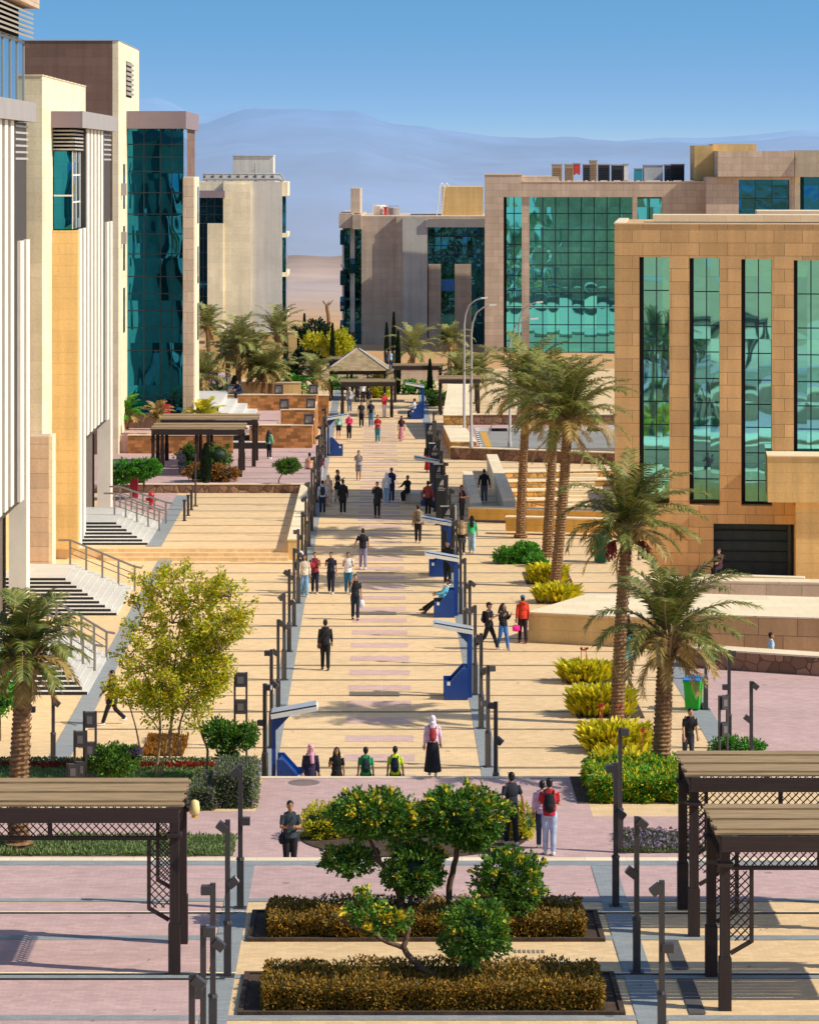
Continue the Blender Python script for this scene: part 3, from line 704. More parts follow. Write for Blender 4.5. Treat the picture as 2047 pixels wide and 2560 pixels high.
def f(m):
    for y,w in ((64.0,.14),(60.9,.18),(58.0,.15),(55.2,.16),(52.2,.16)):
        m.sheet(-60,60,y-w,y+w,ZC+2*E)
    m.sheet(-60,60,YBC-.75,YBC-.32,ZC+2*E)
mesh_obj('terrace_band',M['grey'],f)
def f(m):
    m.sheet(-3.22,-2.72,40,YBC-.8,ZC+3*E); m.sheet(4.58,5.12,40,YBC-.8,ZC+3*E)
mesh_obj('terrace_strip',M['grey'],f)
def f(m):
    for y in (62.95,58.2): 
        m.sheet(-60,-2.7,y-.02,y+.07,ZC+4*E); m.sheet(4.4,60,y-.02,y+.07,ZC+4*E)
    m.sheet(-60,60,YBC-.32,YBC,ZC+2*E)
    m.sheet(-60,60,YAB-.22,YAB,ZB+2*E)
mesh_obj('edge_nosing',M['cream'],f)
def f(m):
    for y in (62.95,58.2):
        m.sheet(-14,-2.9,y-.11,y-.03,ZC+4*E); m.sheet(4.3,14,y-.11,y-.03,ZC+4*E)
    m.sheet(-14,-2.9,57.75,57.84,ZC+4*E)
mesh_obj('drain_channel',M['slot'],f)
def f(m):
    for xa,xb,yy in ((-8.8,-6.8,53.6),):
        m.sheet(xa-9,xa,52.9,54.3,ZC+3*E)
mesh_obj('grey_paving_patch',M['grey'],f)
# under the right-hand pergolas: charcoal bands with gravel bay
def f(m):
    for ya,yb in ((58.5,60.7),(55.4,57.8)):
        m.sheet(5.55,5.85,ya,yb,ZC+4*E); m.sheet(9.0,9.4,ya,yb,ZC+4*E)
mesh_obj('charcoal_paving_band',plain('charcoal_paver','55524f',.85,.15,4),f)

m_=MB(); g=G(640,1648,ZB); m_.prism([(g.x+.42*math.cos(2*PI*k/24),g.y+.42*math.sin(2*PI*k/24)) for k in range(24)],ZB+.001,ZB+.009); struct(m_.build('manhole_cover',plain('iron_cover','7d6b62',.6,.2)))
def f(m):
    for xx,yy,zz in ((1116,2004,ZC),(700,1232,0)):
        g=G(xx,yy,zz)
        for k in range(7): m.box(g.x-.32+.09*k,g.x-.27+.09*k,g.y-.12,g.y+.12,zz+.001,zz+.012)
mesh_obj('floor_grate',plain('grate_iron','8a7d66',.6,.2),f)
def f(m):
    for k in range(60):
        x,y=R.uniform(-8.5,9.5),R.uniform(YAB+3,150); s=R.uniform(.02,.05); z=3*E
        m.add([(x-s,y,z),(x,y-s*.7,z+.01),(x+s,y+.01,z+.004),(x,y+s,z+.012)],[(0,1,2,3)])
    for k in range(40):
        x,y=R.uniform(-7,8),R.uniform(53,66); s=R.uniform(.015,.035); z=ZC+4*E
        m.add([(x-s,y,z),(x,y-s*.7,z+.01),(x+s,y+.01,z+.004),(x,y+s,z+.012)],[(0,1,2,3)])
o=mesh_obj('fallen_leaves',plain('dry_fallen_leaf','7a5a2c',.9,.4),f,None); tag(o,'scattered dry fallen leaves on the paving','leaves',kind='stuff')

# --- raised ground on the left

def f(m):
    x1=PX(608,136.3)
    m.box(-40,x1,136.3,159.2,0,TL)
    for i in range(2): m.box(-12.2,x1,136.3-.36*(i+1),136.3-.36*i-.003,0,TL-.15*(i+1))
mesh_obj('left_court',M['sand'],f)
mesh_obj('left_court_joint',M['joint'],lambda m:[m.sheet(-10.2,-4.3,y-.1,y+.1,TL+E) for y in (139.,142.,145.,148.,151.,154.,157.)])
def f(m):
    m.sheet(-10.4,-9.7,137,158,TL+2*E)
mesh_obj('left_court_strip',M['grey'],f)
mesh_obj('left_court_mauve',M['mauve'],lambda m:m.sheet(-14,-10.4,143,159,TL+E))
mesh_obj('left_terrace',M['mauve'],lambda m:m.box(-40,-3.55,159.5,182.5,0,T1))
mesh_obj('left_upper_terrace',M['mauve'],lambda m:[m.box(-40,-11.0,176.9,230,0,T2),m.box(-11.0,-6.2,181,215,0,T2-.02)])
mesh_obj('left_terrace_joint',M['joint'],lambda m:[m.sheet(-7.8,-3.6,y-.1,y+.1,T1+E) for y in (162.5,165.5,168.5,171.5,174.5,177.5)])
# --- right side: road, amphitheatre ground, garden terrace
def f(m): m.box(5.9,70,182.8,194.3,0,.6)
mesh_obj('road',M['asphalt'],f)
mesh_obj('road_pavement',M['mauve'],lambda m:[m.box(4.3,5.9,183,197,0,.72),m.box(5.9,70,194.3,197.2,0,.74)])
def f(m): m.sheet(6.25,6.65,183,193.6,.6+E)
mesh_obj('road_marking',plain('yellow_road_paint','c9973a',.8,.15),f)
def f(m,par):
    i=0; x=6.0
    while x<40:
        if i%2==par: m.box(x,x+.98,194.12,194.296,.601,.775)
        x+=1.; i+=1
    y=183.1
    i=0
    while y<194:
        if i%2==par: m.box(5.905,6.05,y,y+.62,.601,.745)
        y+=.66; i+=1
mesh_obj('white_kerb',M['whitepaint'],lambda m:f(m,0)); mesh_obj('black_kerb',M['slot'],lambda m:f(m,1))

# ================================================================== SKY, SUN, CAMERA
w=bpy.data.worlds.new('World'); scene.world=w; w.use_nodes=True
nt=w.node_tree; nt.nodes.clear()
out=nt.nodes.new('ShaderNodeOutputWorld'); bg=nt.nodes.new('ShaderNodeBackground')
sky=nt.nodes.new('ShaderNodeTexSky'); sky.sky_type='NISHITA'; sky.sun_disc=False
sky.sun_elevation=rad(SUN_EL); sky.sun_rotation=rad(90+SUN_AZ); sky.altitude=100; sky.air_density=1.0; sky.dust_density=.6; sky.ozone_density=2.5
tc=nt.nodes.new('ShaderNodeTexCoord'); sp=nt.nodes.new('ShaderNodeSeparateXYZ'); nt.links.new(tc.outputs['Generated'],sp.inputs[0])
# the haze layer is thin and low: the sky clears to blue within a few degrees of the skyline
mx=nt.nodes.new('ShaderNodeMath'); mx.operation='MAXIMUM'; mx.inputs[1].default_value=.0; nt.links.new(sp.outputs[2],mx.inputs[0])
pw=nt.nodes.new('ShaderNodeMath'); pw.operation='POWER'; pw.inputs[1].default_value=.42; nt.links.new(mx.outputs[0],pw.inputs[0])
cb=nt.nodes.new('ShaderNodeCombineXYZ'); nt.links.new(sp.outputs[0],cb.inputs[0]); nt.links.new(sp.outputs[1],cb.inputs[1]); nt.links.new(pw.outputs[0],cb.inputs[2])
nt.links.new(cb.outputs[0],sky.inputs[0])
rp=nt.nodes.new('ShaderNodeValToRGB'); e=rp.color_ramp.elements
rp.color_ramp.interpolation='EASE'
for _ in range(2): e.new(.5)
for el,(p,c) in zip(e,((0,(.80,.78,.80,1)),(.018,(.70,.82,.90,1)),(.05,(.55,.86,.93,1)),(.35,(1.0,1.0,1,1)))): el.position=p; el.color=c
nt.links.new(mx.outputs[0],rp.inputs[0])
ml=nt.nodes.new('ShaderNodeMix'); ml.data_type='RGBA'; ml.blend_type='MULTIPLY'; ml.inputs[0].default_value=1
nt.links.new(sky.outputs[0],ml.inputs[6]); nt.links.new(rp.outputs[0],ml.inputs[7]); nt.links.new(ml.outputs[2],bg.inputs[0])
bg.inputs[1].default_value=.175
nt.links.new(bg.outputs[0],out.inputs[0])
sd=Vector((math.cos(rad(SUN_AZ))*math.cos(rad(SUN_EL)),-math.sin(rad(SUN_AZ))*math.cos(rad(SUN_EL)),math.sin(rad(SUN_EL))))
sl=bpy.data.lights.new('sun','SUN'); sl.energy=4.8; sl.angle=rad(.5); sl.color=(1,.92,.79)
so=bpy.data.objects.new('sun',sl); COL.objects.link(so); so.location=sd*200; so.rotation_euler=sd.to_track_quat('Z','Y').to_euler()
cd=bpy.data.cameras.new('camera'); co=bpy.data.objects.new('camera',cd); COL.objects.link(co)
co.location=(0,0,HC); co.rotation_euler=(rad(90),0,0)
cd.sensor_fit='AUTO'; cd.sensor_width=36; cd.lens=36*F/2156.; cd.shift_x=(862-VX)/2156.; cd.shift_y=-(1078-HY)/2156.
cd.clip_start=.5; cd.clip_end=30000
scene.camera=co
scene.view_settings.view_transform='Standard'; scene.view_settings.look='None'; scene.view_settings.exposure=0
# ================================================================== BUILDINGS
class Bld:
    """a building whose main facade faces the camera at depth Yf; facade coordinates come from the survey"""
    def __init__(s,name,label,Yf,xl,zb=0.,rz=0.,group=None):
        s.Y=Yf; s.x0=PX(xl,Yf); s.zb=zb
        s.root=thing(name,label,'building',(s.x0,Yf,zb),rz,group)
    def X(s,x): return PX(x,s.Y)-s.x0
    def Z(s,y): return PZ(y,s.Y)-s.zb
    def bx(s,m,xa,xb,ya,yb,d0,d1,mi=0): m.box(s.X(xa),s.X(xb),d0,d1,s.Z(yb),s.Z(ya),mi)
    def part(s,name,mat,fn,parent=None,label=None):
        m=MB(); fn(m); o=m.build(name,mat,parent or s.root)
        if label: o['label']=label
        return o
    def window(s,xa,xb,ya,yb,d,cols,rows,mat,mw=.05,label=None,name='window'):
        """one glazed field: the glass is the part, its grid of mullions the sub-part"""
        xa,xb,z0,z1=s.X(xa),s.X(xb),s.Z(yb),s.Z(ya)
        o=s.part(name,mat,lambda m:m.box(xa,xb,d,d+.12,z0,z1),label=label)
        def f(m):
            if isinstance(cols,int): cs=[i/cols for i in range(1,cols)]
            else: cs=cols
            if isinstance(rows,int): rs=[i/rows for i in range(1,rows)]
            else: rs=rows
            for c in cs: m.box(xa+(xb-xa)*c-mw/2,xa+(xb-xa)*c+mw/2,d-.035,d+.01,z0+.02,z1-.02)
            for r in rs: m.box(xa+.02,xb-.02,d-.03,d+.008,z0+(z1-z0)*r-mw/2,z0+(z1-z0)*r+mw/2)
        if (cols if not isinstance(cols,int) else cols>1) or (rows if not isinstance(rows,int) else rows>1):
            s.part('mullion_grid',M['mullion'],f,o)
        return o

# ---- R1: near right sandstone block with tall slot windows
b=Bld('sandstone_building','orange sandstone block with four tall slot windows of green glass, nearest on the right',148.5,1293,0,-rad(5.5))
Wn=[(1345,1408,541,1052),(1450,1513,543,1054),(1558,1622,545,1057),(1667,1732,547,1060),(1778,1842,547,1060)]
xr=1905
def f(m):
    b.bx(m,1293,xr,472,541,0,13)                        # lintel band and body top
    e=1293
    for a,c,t,u in Wn:
        b.bx(m,e,a,541,1062,0,1.5); e=c
        if t>541.5: b.bx(m,a,c,541,t,.003,1.5)
    b.bx(m,e,xr,541,1062,0,1.5)
    b.bx(m,1293,xr,1062,1100,0,13)
    b.bx(m,1293,xr,541,1062,1.5,13)
    b.bx(m,1293,1500,1100,1213,0,13); b.bx(m,1668,xr,1100,1213,0,13); b.bx(m,1500,1668,1100,1213,3,13)
b.part('wall',M['orange'],f)
b.part('roof_coping',M['cream'],lambda m:(m.box(b.X(1292),b.X(xr),-.04,.5,b.Z(472),b.Z(469)),m.box(b.X(1292),b.X(1292)+.5,.5,13.04,b.Z(472),b.Z(469))))
for a,c,t,u in Wn:
    b.window(a+9,c,t,u-1,.75,2,[.085,.2,.305,.4,.5,.61,.72,.86],M['glassN'],.05)
    b.part('window_reveal',M['darkgap'],lambda m:(m.box(b.X(a),b.X(a+9)-.002,.72,.9,b.Z(u-1),b.Z(t)),))  # near-black strip paints the shaded jamb beside the glass
# rooftop slabs seen above the parapet
b.part('roof_slab',M['cream'],lambda m:(b.bx(m,1372,1905,455,469,3.5,6.5),b.bx(m,1600,1905,449,469,8,12)))
# long dark recess at court level
b.part('garage_opening',plain('dark_teal_shutter','22383f',.4,.2),lambda m:b.bx(m,1500.2,1667.8,1100.2,1212.8,.9,2.9))
b.part('garage_pier',M['posts'],lambda m:b.bx(m,1655,1661,1100.3,1212.7,.2,.5))
for yy in (1118,1140,1162,1184): b.part('garage_band',M['mullion'],lambda m:b.bx(m,1500.3,1654,yy,yy+2,.7,.88))
for xx in (1540,1580,1620): b.part('garage_mullion',M['mullion'],lambda m:b.bx(m,xx,xx+2,1100.4,1212.6,.66,.69))
# projecting porch at the right edge
b.part('porch',M['gold'],lambda m:(m.box(7.26,24,-2.2,-.02,1.47,3.62),m.box(8.57,24,-1.9,-.02,-2.4,1.469)))
b.part('porch_coping',M['cream'],lambda m:m.box(7.22,24,-2.25,-.02,3.62,3.68))

# ---- R2: teal curtain-wall block behind
b=Bld('curtain_wall_building','grey stone block with a wide grid of teal mirror glass behind the date palms',290,1020,0,-rad(2.2))
def f(m):
    b.bx(m,1020,1060,368,760,0,22)
    b.bx(m,1060,1560,383,415,0,1.2); b.bx(m,1060,1098,368,383,0,22); b.bx(m,1098,1176,372,383,.4,22)
    b.bx(m,1098,1114,415,760,.2,1.2)
    b.bx(m,1330,1340,415,760,0,1.2); b.bx(m,1392,1560,415,760,0,1.2); b.bx(m,1340,1392,465,760,0,1.2)
    b.bx(m,1060,1560,383,760,1.5,22)
b.part('wall',M['tan'],f)
b.part('roof_coping',M['cream'],lambda m:(b.bx(m,1020,1100,366.6,368,-.05,.5),b.bx(m,1100,1560,381.6,383,-.05,.4)))
b.window(1060,1066,415,760,1.0,1,1,M['darkgap'],label='dark strip painting the shade of the reveal beside the narrow glazed strip',name='window_reveal')  # near-black pane stands in for the shade of this reveal
b.window(1066,1098,415,760,.6,2,[.12,.23,.33,.43,.52,.62,.71,.8,.9],M['glassR'],.09)
b.window(1114,1330,415,760,.6,[.13,.255,.38,.505,.63,.755,.88],[.11,.22,.33,.415,.5,.585,.66,.73,.8,.9],M['glassR'],.09)
b.window(1340,1392,418,465,.6,2,1,M['glassR'],.09,label='small square window at the right end of the top storey')
# upper storey on the right with blue window
b.part('penthouse',M['tan'],lambda m:(b.bx(m,1480,1547,372,470,-3,14),b.bx(m,1652,1662,372,470,-3,14),b.bx(m,1547,1652,372,378,-3,14),b.bx(m,1547,1652,456,470,-3,14),b.bx(m,1547,1652,378,456,-2,14)))
b.window(1547.5,1651.5,378.5,455.5,-2.4,3,2,M['glassF'],.06,label='broad dark blue window under the top parapet')
b.part('parapet',M['tan'],lambda m:b.bx(m,1503,1661,318,371.5,-3.6,15))
b.part('stair_tower',M['gold'],lambda m:(b.bx(m,1463,1502.5,306,381,2,9),b.bx(m,1502.5,1595,303,317.5,3,9)))
def f(m):
    xa=b.X(1662.5); z0,z1=b.Z(372),b.Z(317)
    m.prism([(xa,-3.4),(xa+5.5,-6.4),(xa+14,2),(xa,8)],z0,z1)
    m.prism([(xa,-2.9),(xa+.5,-3.15),(xa+.5,8),(xa,8)],b.Z(470),z0-.003)
b.part('angled_wing',M['pale'],f)
def f(m):
    xa=b.X(1662.5)
    m.prism([(xa+.52,-2.7),(xa+5.5,-5.6),(xa+12,2),(xa+.52,7)],b.Z(470),b.Z(372)-.01)
b.part('wing_glazing',M['glassF'],f)

# ---- C: far centre building
b=Bld('grey_stone_building','distant grey building with pale panel and blue glass stair bays between two ranges',315,714,-1.,-rad(1.2))
def f(m):
    b.bx(m,761,834,455,745,0,20); b.bx(m,834,847,455,745,-.5,20); b.bx(m,847,900,455,459,-.5,20); b.bx(m,847,900,700,745,-.5,20); b.bx(m,847,900,459,700,.2,20)
    b.bx(m,900,1040,455,462,-.2,20)
    b.bx(m,902,928,556,745,-.4,3); b.bx(m,957,991,556,745,-.4,3); b.bx(m,900,1040,462,745,3.2,20)
    b.bx(m,735,761,478,745,2,20)
b.part('wall',M['farstone'],f)
b.part('pale_panel',M['farpale'],lambda m:b.bx(m,847.2,899.8,459.3,699.5,-.7,.19))
b.part('cornice',M['farstone'],lambda m:(b.bx(m,714,743,449,480,-.6,20),b.bx(m,743,761,452,482,-1.,20)))
b.part('glass_bay_canopy',M['greycap'],lambda m:b.bx(m,895,1040,463,478,-.9,3.1))
b.window(901,1040,478.5,556,.1,5,4,M['glassF'],.1)
b.window(928.5,956.5,556.2,740,.3,1,[.2,.45,.62],M['glassF'],.1)
b.part('blue_pane',plain('bright_blue_film','1c7fd0',.2,.05),lambda m:b.bx(m,929,956,588,612,.2,.28))
b.window(991.5,1040,556.2,740,.3,2,5,M['glassF'],.1)
b.window(724,736,480.5,745,1.2,1,6,M['glassF'],.1); b.window(747,761,482.5,745,1.2,1,6,M['glassF'],.1)
b.part('window_pier',M['farpale'],lambda m:(b.bx(m,737,746.5,480.5,700,.5,1.9),b.bx(m,720,723.8,480.5,700,.5,1.9)))
for yy in (500,560,585,640,690): 
    b.part('open_sash',M['glassF'],lambda m:m.obox((b.X(721.5 if yy!=560 else 742),.1,b.Z(yy)),(.5,1.2,1.1),0,rad(25)))
for yy in (555,643,702): b.part('sunshade',M['greycap'],lambda m:b.bx(m,718,724,yy,yy+7,-.6,.49))
b.part('chimney_block',M['farstone'],lambda m:b.bx(m,737,757,397,450,2,9.5))
b.part('roof_house',M['gold'],lambda m:b.bx(m,930,1018,394,455,5,14))
def f(m):
    for dx in (0,.5): m.tube([(b.X(919)+dx,4.6,b.Z(455)),(b.X(926)+dx,4.6,b.Z(392)),(b.X(930)+dx,4.9,b.Z(386)),(b.X(935)+dx,5.2,b.Z(393))],.05,5)
    for k in range(10): m.box(b.X(919+.75*k),b.X(919+.75*k)+.5,4.57,4.63,b.Z(450-6*k),b.Z(450-6*k)+.06)
b.part('ladder',M['whitepaint'],f)

# ---- L5: far left building
b=Bld('pale_far_building','pale tower block with rooftop pipes standing at the far left end of the walk',262,417,0,rad(.6))
def f(m):
    b.bx(m,438,471,470,712,-.8,1); b.bx(m,471,528,388,712,-.6,16); b.bx(m,417,471,383,401,-.2,16); b.bx(m,417,471,401,712,1,16)
    b.bx(m,471,528,382,388,-.4,16)
b.part('wall',M['pale'],f)
b.part('grey_wing',M['farpale'],lambda m:b.bx(m,528.3,594,383,712,-.2,16))
b.part('balcony_edge',M['pale'],lambda m:[b.bx(m,594.3,606,ya,yb,.2,9) for ya,yb in ((383,413),(491,500),(574,583),(657,665))])
b.part('side_glazing',M['glassF'],lambda m:b.bx(m,594.3,602,413.2,712,.6,8.6))
b.part('canopy',M['mauvecap'],lambda m:b.bx(m,413,475,401.2,416,-1.6,.99))
b.window(419,469,416.2,469.8,-.1,3,3,M['glassF'],.09)
b.window(419,437.5,470.2,655,0,2,6,M['glassF'],.09)
b.part('roof_house',M['farpale'],lambda m:(b.bx(m,487,573,328,383,4,11),b.bx(m,486,574,326,328,3.9,11.1)))
def f(m):
    for k in range(3): m.tube([(b.X(425),2+k*.5,b.Z(377-2*k)),(b.X(585),2+k*.5,b.Z(377-2*k)),(b.X(594),2+k*.5,b.Z(381))],.13,6)
    for k in range(9): m.box(b.X(430+18*k),b.X(430+18*k)+.1,1.9,3.2,b.Z(383),b.Z(366))
    m.tube([(b.X(425),2.2,b.Z(367)),(b.X(590),2.2,b.Z(367)),(b.X(596),2.2,b.Z(376)),(b.X(597),2.2,b.Z(382))],.07,6)
    m.tube([(b.X(535),3,b.Z(383)),(b.X(535),3,b.Z(343))],.05,5); m.bar((b.X(535),3,b.Z(356)),(b.X(528),3,b.Z(362)),.05)
b.part('roof_pipework',M['greycap'],f)

# ---- L3: dark brown tower, L4: glass front block
b=Bld('brown_tower','tall brown granite stair tower, the highest on the left',176,250,0,0)
w0=b.X(30)
def f(m):
    m.box(w0,0,0,15,0,b.Z(86))
b.part('wall',M['brown'],lambda m:m.box(w0,-.34,0,15,0,b.Z(86)))
b.part('lit_side_skin',M['pale'],lambda m:m.box(-.339,0,.003,15.003,0,b.Z(86)-.002),label='cream side face of the tower with sunlight put into its colour')  # paler skin: the sun on this face is put into its colour
b.part('roof_coping',M['greycap'],lambda m:m.box(w0,.03,-.05,15.05,b.Z(86),b.Z(84.5)))
b.part('vent_opening',M['darkgap'],lambda m:m.box(-.02,.015,5.2,9.2,21.35,23.45))
for k in range(7): b.part('louvre',M['louvre'],lambda m:m.obox((.07,7.2,23.3-.29*k),(.16,3.9,.17),0,0,rad(22)))
for z in (14.8,11.2,7.6): b.part('slit_window',M['glassF'],lambda m:m.box(-.02,.02,3.2,4.3,z,z+2.6))
for z in (15.6,12.8): b.part('wall_lamp',M['greycap'],lambda m:m.box(0.0,.3,1.6,2.1,z,z+.7))
b=Bld('teal_glass_building','deep teal glazed block with flat brown cap beside the brown tower',182,268,T2,0)
b.part('wall',M['brown'],lambda m:(b.bx(m,268,385,870,900,-.05,12),b.bx(m,268,385,271,870,.5,12)))
b.window(268,385,271,870,.2,[.3,.6,.8],[.06,.22,.3,.36,.42,.48,.56,.63,.7,.775,.85,.9,.945],M['glassL'],.07)
b.part('glazed_return',M['glassS'],lambda m:b.bx(m,385.1,386.5,271,870,.25,3.5))
b.part('roof_cap',M['mauvecap'],lambda m:b.bx(m,264,393,234,270.8,-.5,12.5))
b.part('side_pier',M['tan'],lambda m:b.bx(m,386.6,409,373,900,-.4,.6))
b.part('lit_side_skin',M['pale'],lambda m:b.bx(m,386.6,409.3,373,900,.602,5))  # paler than the pier front to carry the sunlight on this side
for z in (5,8.4,12.): b.part('slit_window',M['glassF'],lambda m:m.box(b.X(409.3)-.02,b.X(409.3)+.03,3.,4.2,z,z+2.2))
# ---- L2 / L1: cream library wings with white fins
XS,XB,XC=-14.43,-13.26,-13.05
def fin_bay(label,dy,zb):
    r=thing('finned_building',label,'building',(0,dy,0))
    def p(name,mat,fn,lab=None,par=None):
        m=MB(); fn(m); o=m.build(name,mat,par or r)
        if lab: o['label']=lab
        return o
    p('slab_wall',M['pale'],lambda m:m.box(-24,XS,132,151.5,0,21.2))
    p('wall_coping',M['cream'],lambda m:m.box(-24,XS+.03,131.96,151.5,21.2,21.26))
    p('pilaster_base',M['tan'],lambda m:m.box(-16,-14.0,130.6,131.99,0,5.9)); 
    p('lit_base_skin',M['pale'],lambda m:m.box(-13.998,-13.85,130.605,131.99,0,5.92))  # thin pale skin paints the sunward side of the base lighter
    p('bay_wall',M['gold'],lambda m:m.box(XS+.01,-13.3,136,136.55,zb,14.5))
    p('fin_backing',plain('fin_gap_shade','4a433c',.6,.1),lambda m:(m.box(XS+.01,XB-.065,136.56,152.6,4.9,14.5),m.box(XS+.01,XB-.065,136.56,139.9,zb,4.899),m.box(XS+.01,XB-.065,139.95,152.6,14.501,18.98)))  # dark backing colour carries the shade of the gaps between fins
    p('entrance_recess',plain('shaded_entrance_wall','6a5f55',.8,.15),lambda m:m.box(XS+.01,-14.1,136.56,152.6,zb,4.89))  # shade of the recess is put into this darker wall colour
    g=p('window',M['glassL'],lambda m:m.box(-14.38,-13.58,136.3,139.9,14.55,18.0))
    p('mullion_grid',M['whitepaint'],lambda m:([m.box(-13.6,-13.54,136.3+1.7*k,136.38+1.7*k,14.56,17.98) for k in range(3)],[m.box(-13.6,-13.55,136.34,139.9,z,z+.07) for z in (15.7,16.9)],m.box(-14.38,-13.56,136.25,136.33,16.,16.07)),par=g)
    for k in range(6): p('louvre',M['louvre'],lambda m:m.box(-14.4,-13.42,136.05,139.9,18.04+.165*k,18.11+.165*k)); p('louvre',M['louvre'],lambda m:m.box(-13.6,-13.3,149,153,17.6+.24*k,17.68+.24*k))
    p('louvre_backing',M['darkgap'],lambda m:(m.box(-14.38,-13.7,136.45,139.94,18.01,19.02),))
    p('roof_cap',M['mauvecap'],lambda m:m.box(-18,XC-.02,135.5,153.2,19.03,19.75)); p('lit_cap_skin',M['greycap'],lambda m:m.box(XC-.019,XC+.02,135.49,153.25,19.025,19.76))  # lighter skin on the cap's side stands for the sun on it
    for y in (136.56,138.35): p('fin',M['fin'],lambda m:m.box(XB-.075,XB,y,y+1.05,zb,14.55))
    for k in range(5): p('fin',M['fin'],lambda m:m.box(XB-.075,XB,140.15+1.75*k,141.1+1.75*k,5.1,19.02))
    for y in (149.6,151.5): p('fin',M['fin'],lambda m:m.box(XB-.6 if y>150 else XB-.06,XB+.06,y,y+1.1,zb if y>150 else 5.0,14.6))
    return r
fin_bay('cream building with white vertical fins and yellow front wall, between tower and nearer wing',0,.45)
fin_bay('nearest finned cream wing, cut by the left edge of the photo',-36.1,0)
r=thing('upper_glass_block','pale blue glazed upper storey with louvred eaves at the top left corner','building',(0,0,0))
m=MB(); m.box(-24,-15.05,117,130.2,0,14.4); m.build('wall',M['gold'],r)
m=MB(); m.box(-24,-15.0,116.,130.,14.45,22.7); g_=m.build('glazing',M['glassS'],r)
m=MB(); [m.box(-15.02,-14.95,118+2.4*k,118.07+2.4*k,14.5,22.65) for k in range(6)]; m.box(-15.01,-14.96,116.1,129.9,20.0,20.07); m.box(-15.01,-14.96,116.1,129.9,22.5,22.6); m.build('mullion_grid',M['greycap'],g_)
for k in range(6):
    m=MB(); m.obox((-14.85,123.2,22.85+.2*k),(.5,14.6,.07),0,0,rad(25)); m.build('louvre',M['louvre'],r)
m=MB(); m.box(-24,-15.2,116,130,22.71,24.0); m.build('louvre_backing',M['darkgap'],r)
m=MB(); m.box(-24,-14.4,115.6,130.7,24.0,25.4); m.build('roof_cap',M['tan'],r)

# ---- unseen building added behind the camera to give the mirror glass its reflections
b=thing('added_reflection_building','added unseen stone and dark glass building behind the viewpoint, shaping the facade reflections','building',(0,-14,0))
m=MB(); m.box(-90,-13,-22,0,0,15.2); m.build('wall',M['darkgap'],b)
m=MB(); m.box(-90.5,-12.5,-22.5,.9,13.2,16.); m.build('roof_band',M['gold'],b)
for k in range(12): m=MB(); x=-89+6.8*k; m.box(x-1.1,x+1.1,.001,.8,0,13.199); m.build('pillar',M['gold'],b)
for k in range(11):
    for z in (3.2,7.,10.6): m=MB(); m.box(-87.8+6.8*k,-83.4+6.8*k,.002,.3,z,z+.9); m.build('spandrel',M['pale'],b)
# ---- rooftop units (each a thing)
ru=[(1163,1183,345,382,'slatted tan air conditioning unit at the left end of the roof row','tan'),(1190,1207,345,382,'second slatted tan air conditioning unit from the left on the roof','tan'),
 (1208,1221,343,368,'small red rooftop cabinet between the air conditioners','red'),(1228,1242,345,382,'dark grey rooftop unit right of the red cabinet','dark'),(1242,1256,337,382,'tall rooftop unit with pale cap, highest of the row','tan'),
 (1260,1283,345,382,'wide black louvred rooftop unit left of the middle','black'),(1288,1311,346,382,'black louvred rooftop unit near the middle of the row','black'),(1313,1322,345,382,'narrow white rooftop cabinet','white'),
 (1336,1352,354,382,'teal blue plastic tank on the roof','teal'),(1355,1395,347,382,'big pale grey air handling box on the roof','grey'),(1400,1412,346,382,'dark slim rooftop unit beside the pale box','dark'),(1414,1440,345,382,'dark blue grey rooftop unit at the right end','black')]
cols={'tan':'b59a76','red':'c9423c','dark':'4a4f52','black':'33363a','white':'e4e2da','teal':'2f8fa0','grey':'b9bab8'}
for xa,xb,ya,yb,lab,c in ru:
    Y=295.; r=thing('rooftop_unit',lab,'air conditioner',(PX(xa,Y),Y,PZ(yb,Y)),0,'units on the roof of the teal glass block')
    wd=PX(xb,Y)-PX(xa,Y); h=PZ(ya,Y)-PZ(yb,Y)
    m=MB(); m.box(0,wd,0,1.2,.1,h-.12); [m.box(x,x+.12,y,y+.12,0,.1) for x in (.02,wd-.14) for y in (.05,1.)]; m.build('casing',plain('unit_'+c,cols[c],.6,.1),r)
    m=MB(); m.box(-.04,wd+.04,-.04,1.24,h-.12,h); m.build('lid',M['greycap'],r)
    if c in('tan','black','dark'):
        m=MB(); [m.box(.06,wd-.06,-.03,-.004,.2+.17*k,.27+.17*k) for k in range(int((h-.45)/.17))]; m.build('grille',M['darkgap'] if c!='tan' else M['trunk'],r)
for xa,xb,ya,yb,lab,c in ((785,815,432,455,'squat cream tank on the far centre roof','whitepaint'),(818,838,436,455,'dull green box on the far centre roof','greycap')):
    Y=322.; r=MB(); r.tube([(PX((xa+xb)/2,Y),Y,PZ(yb,Y)),(PX((xa+xb)/2,Y),Y,PZ(ya+2,Y)),(PX((xa+xb)/2,Y),Y,PZ(ya,Y))],[.7,.7,.5],12,smooth=False)
    r.box(PX(xa,Y),PX(xa,Y)+.06,Y-.9,Y-.84,PZ(yb,Y),PZ(ya-2,Y)); r.box(PX(xb,Y),PX(xb,Y)+.06,Y-.9,Y-.84,PZ(yb,Y),PZ(ya-2,Y)); r.box(PX(xa,Y),PX(xb,Y)+.06,Y-.9,Y-.84,PZ(ya-2,Y),PZ(ya-2,Y)+.06)
    tag(r.build('roof_tank',M[c]),lab,'roof tank')
r=MB(); r.box(PX(808,322.),PX(815,322.),320.5,321.2,PZ(455,322.),PZ(437,322.)); r.box(PX(807,322.),PX(816,322.),320.4,321.3,PZ(437,322.),PZ(435,322.)); tag(r.build('roof_cabinet',plain('unit_red','c9423c')),'small red cabinet on the far centre roof','roof cabinet')

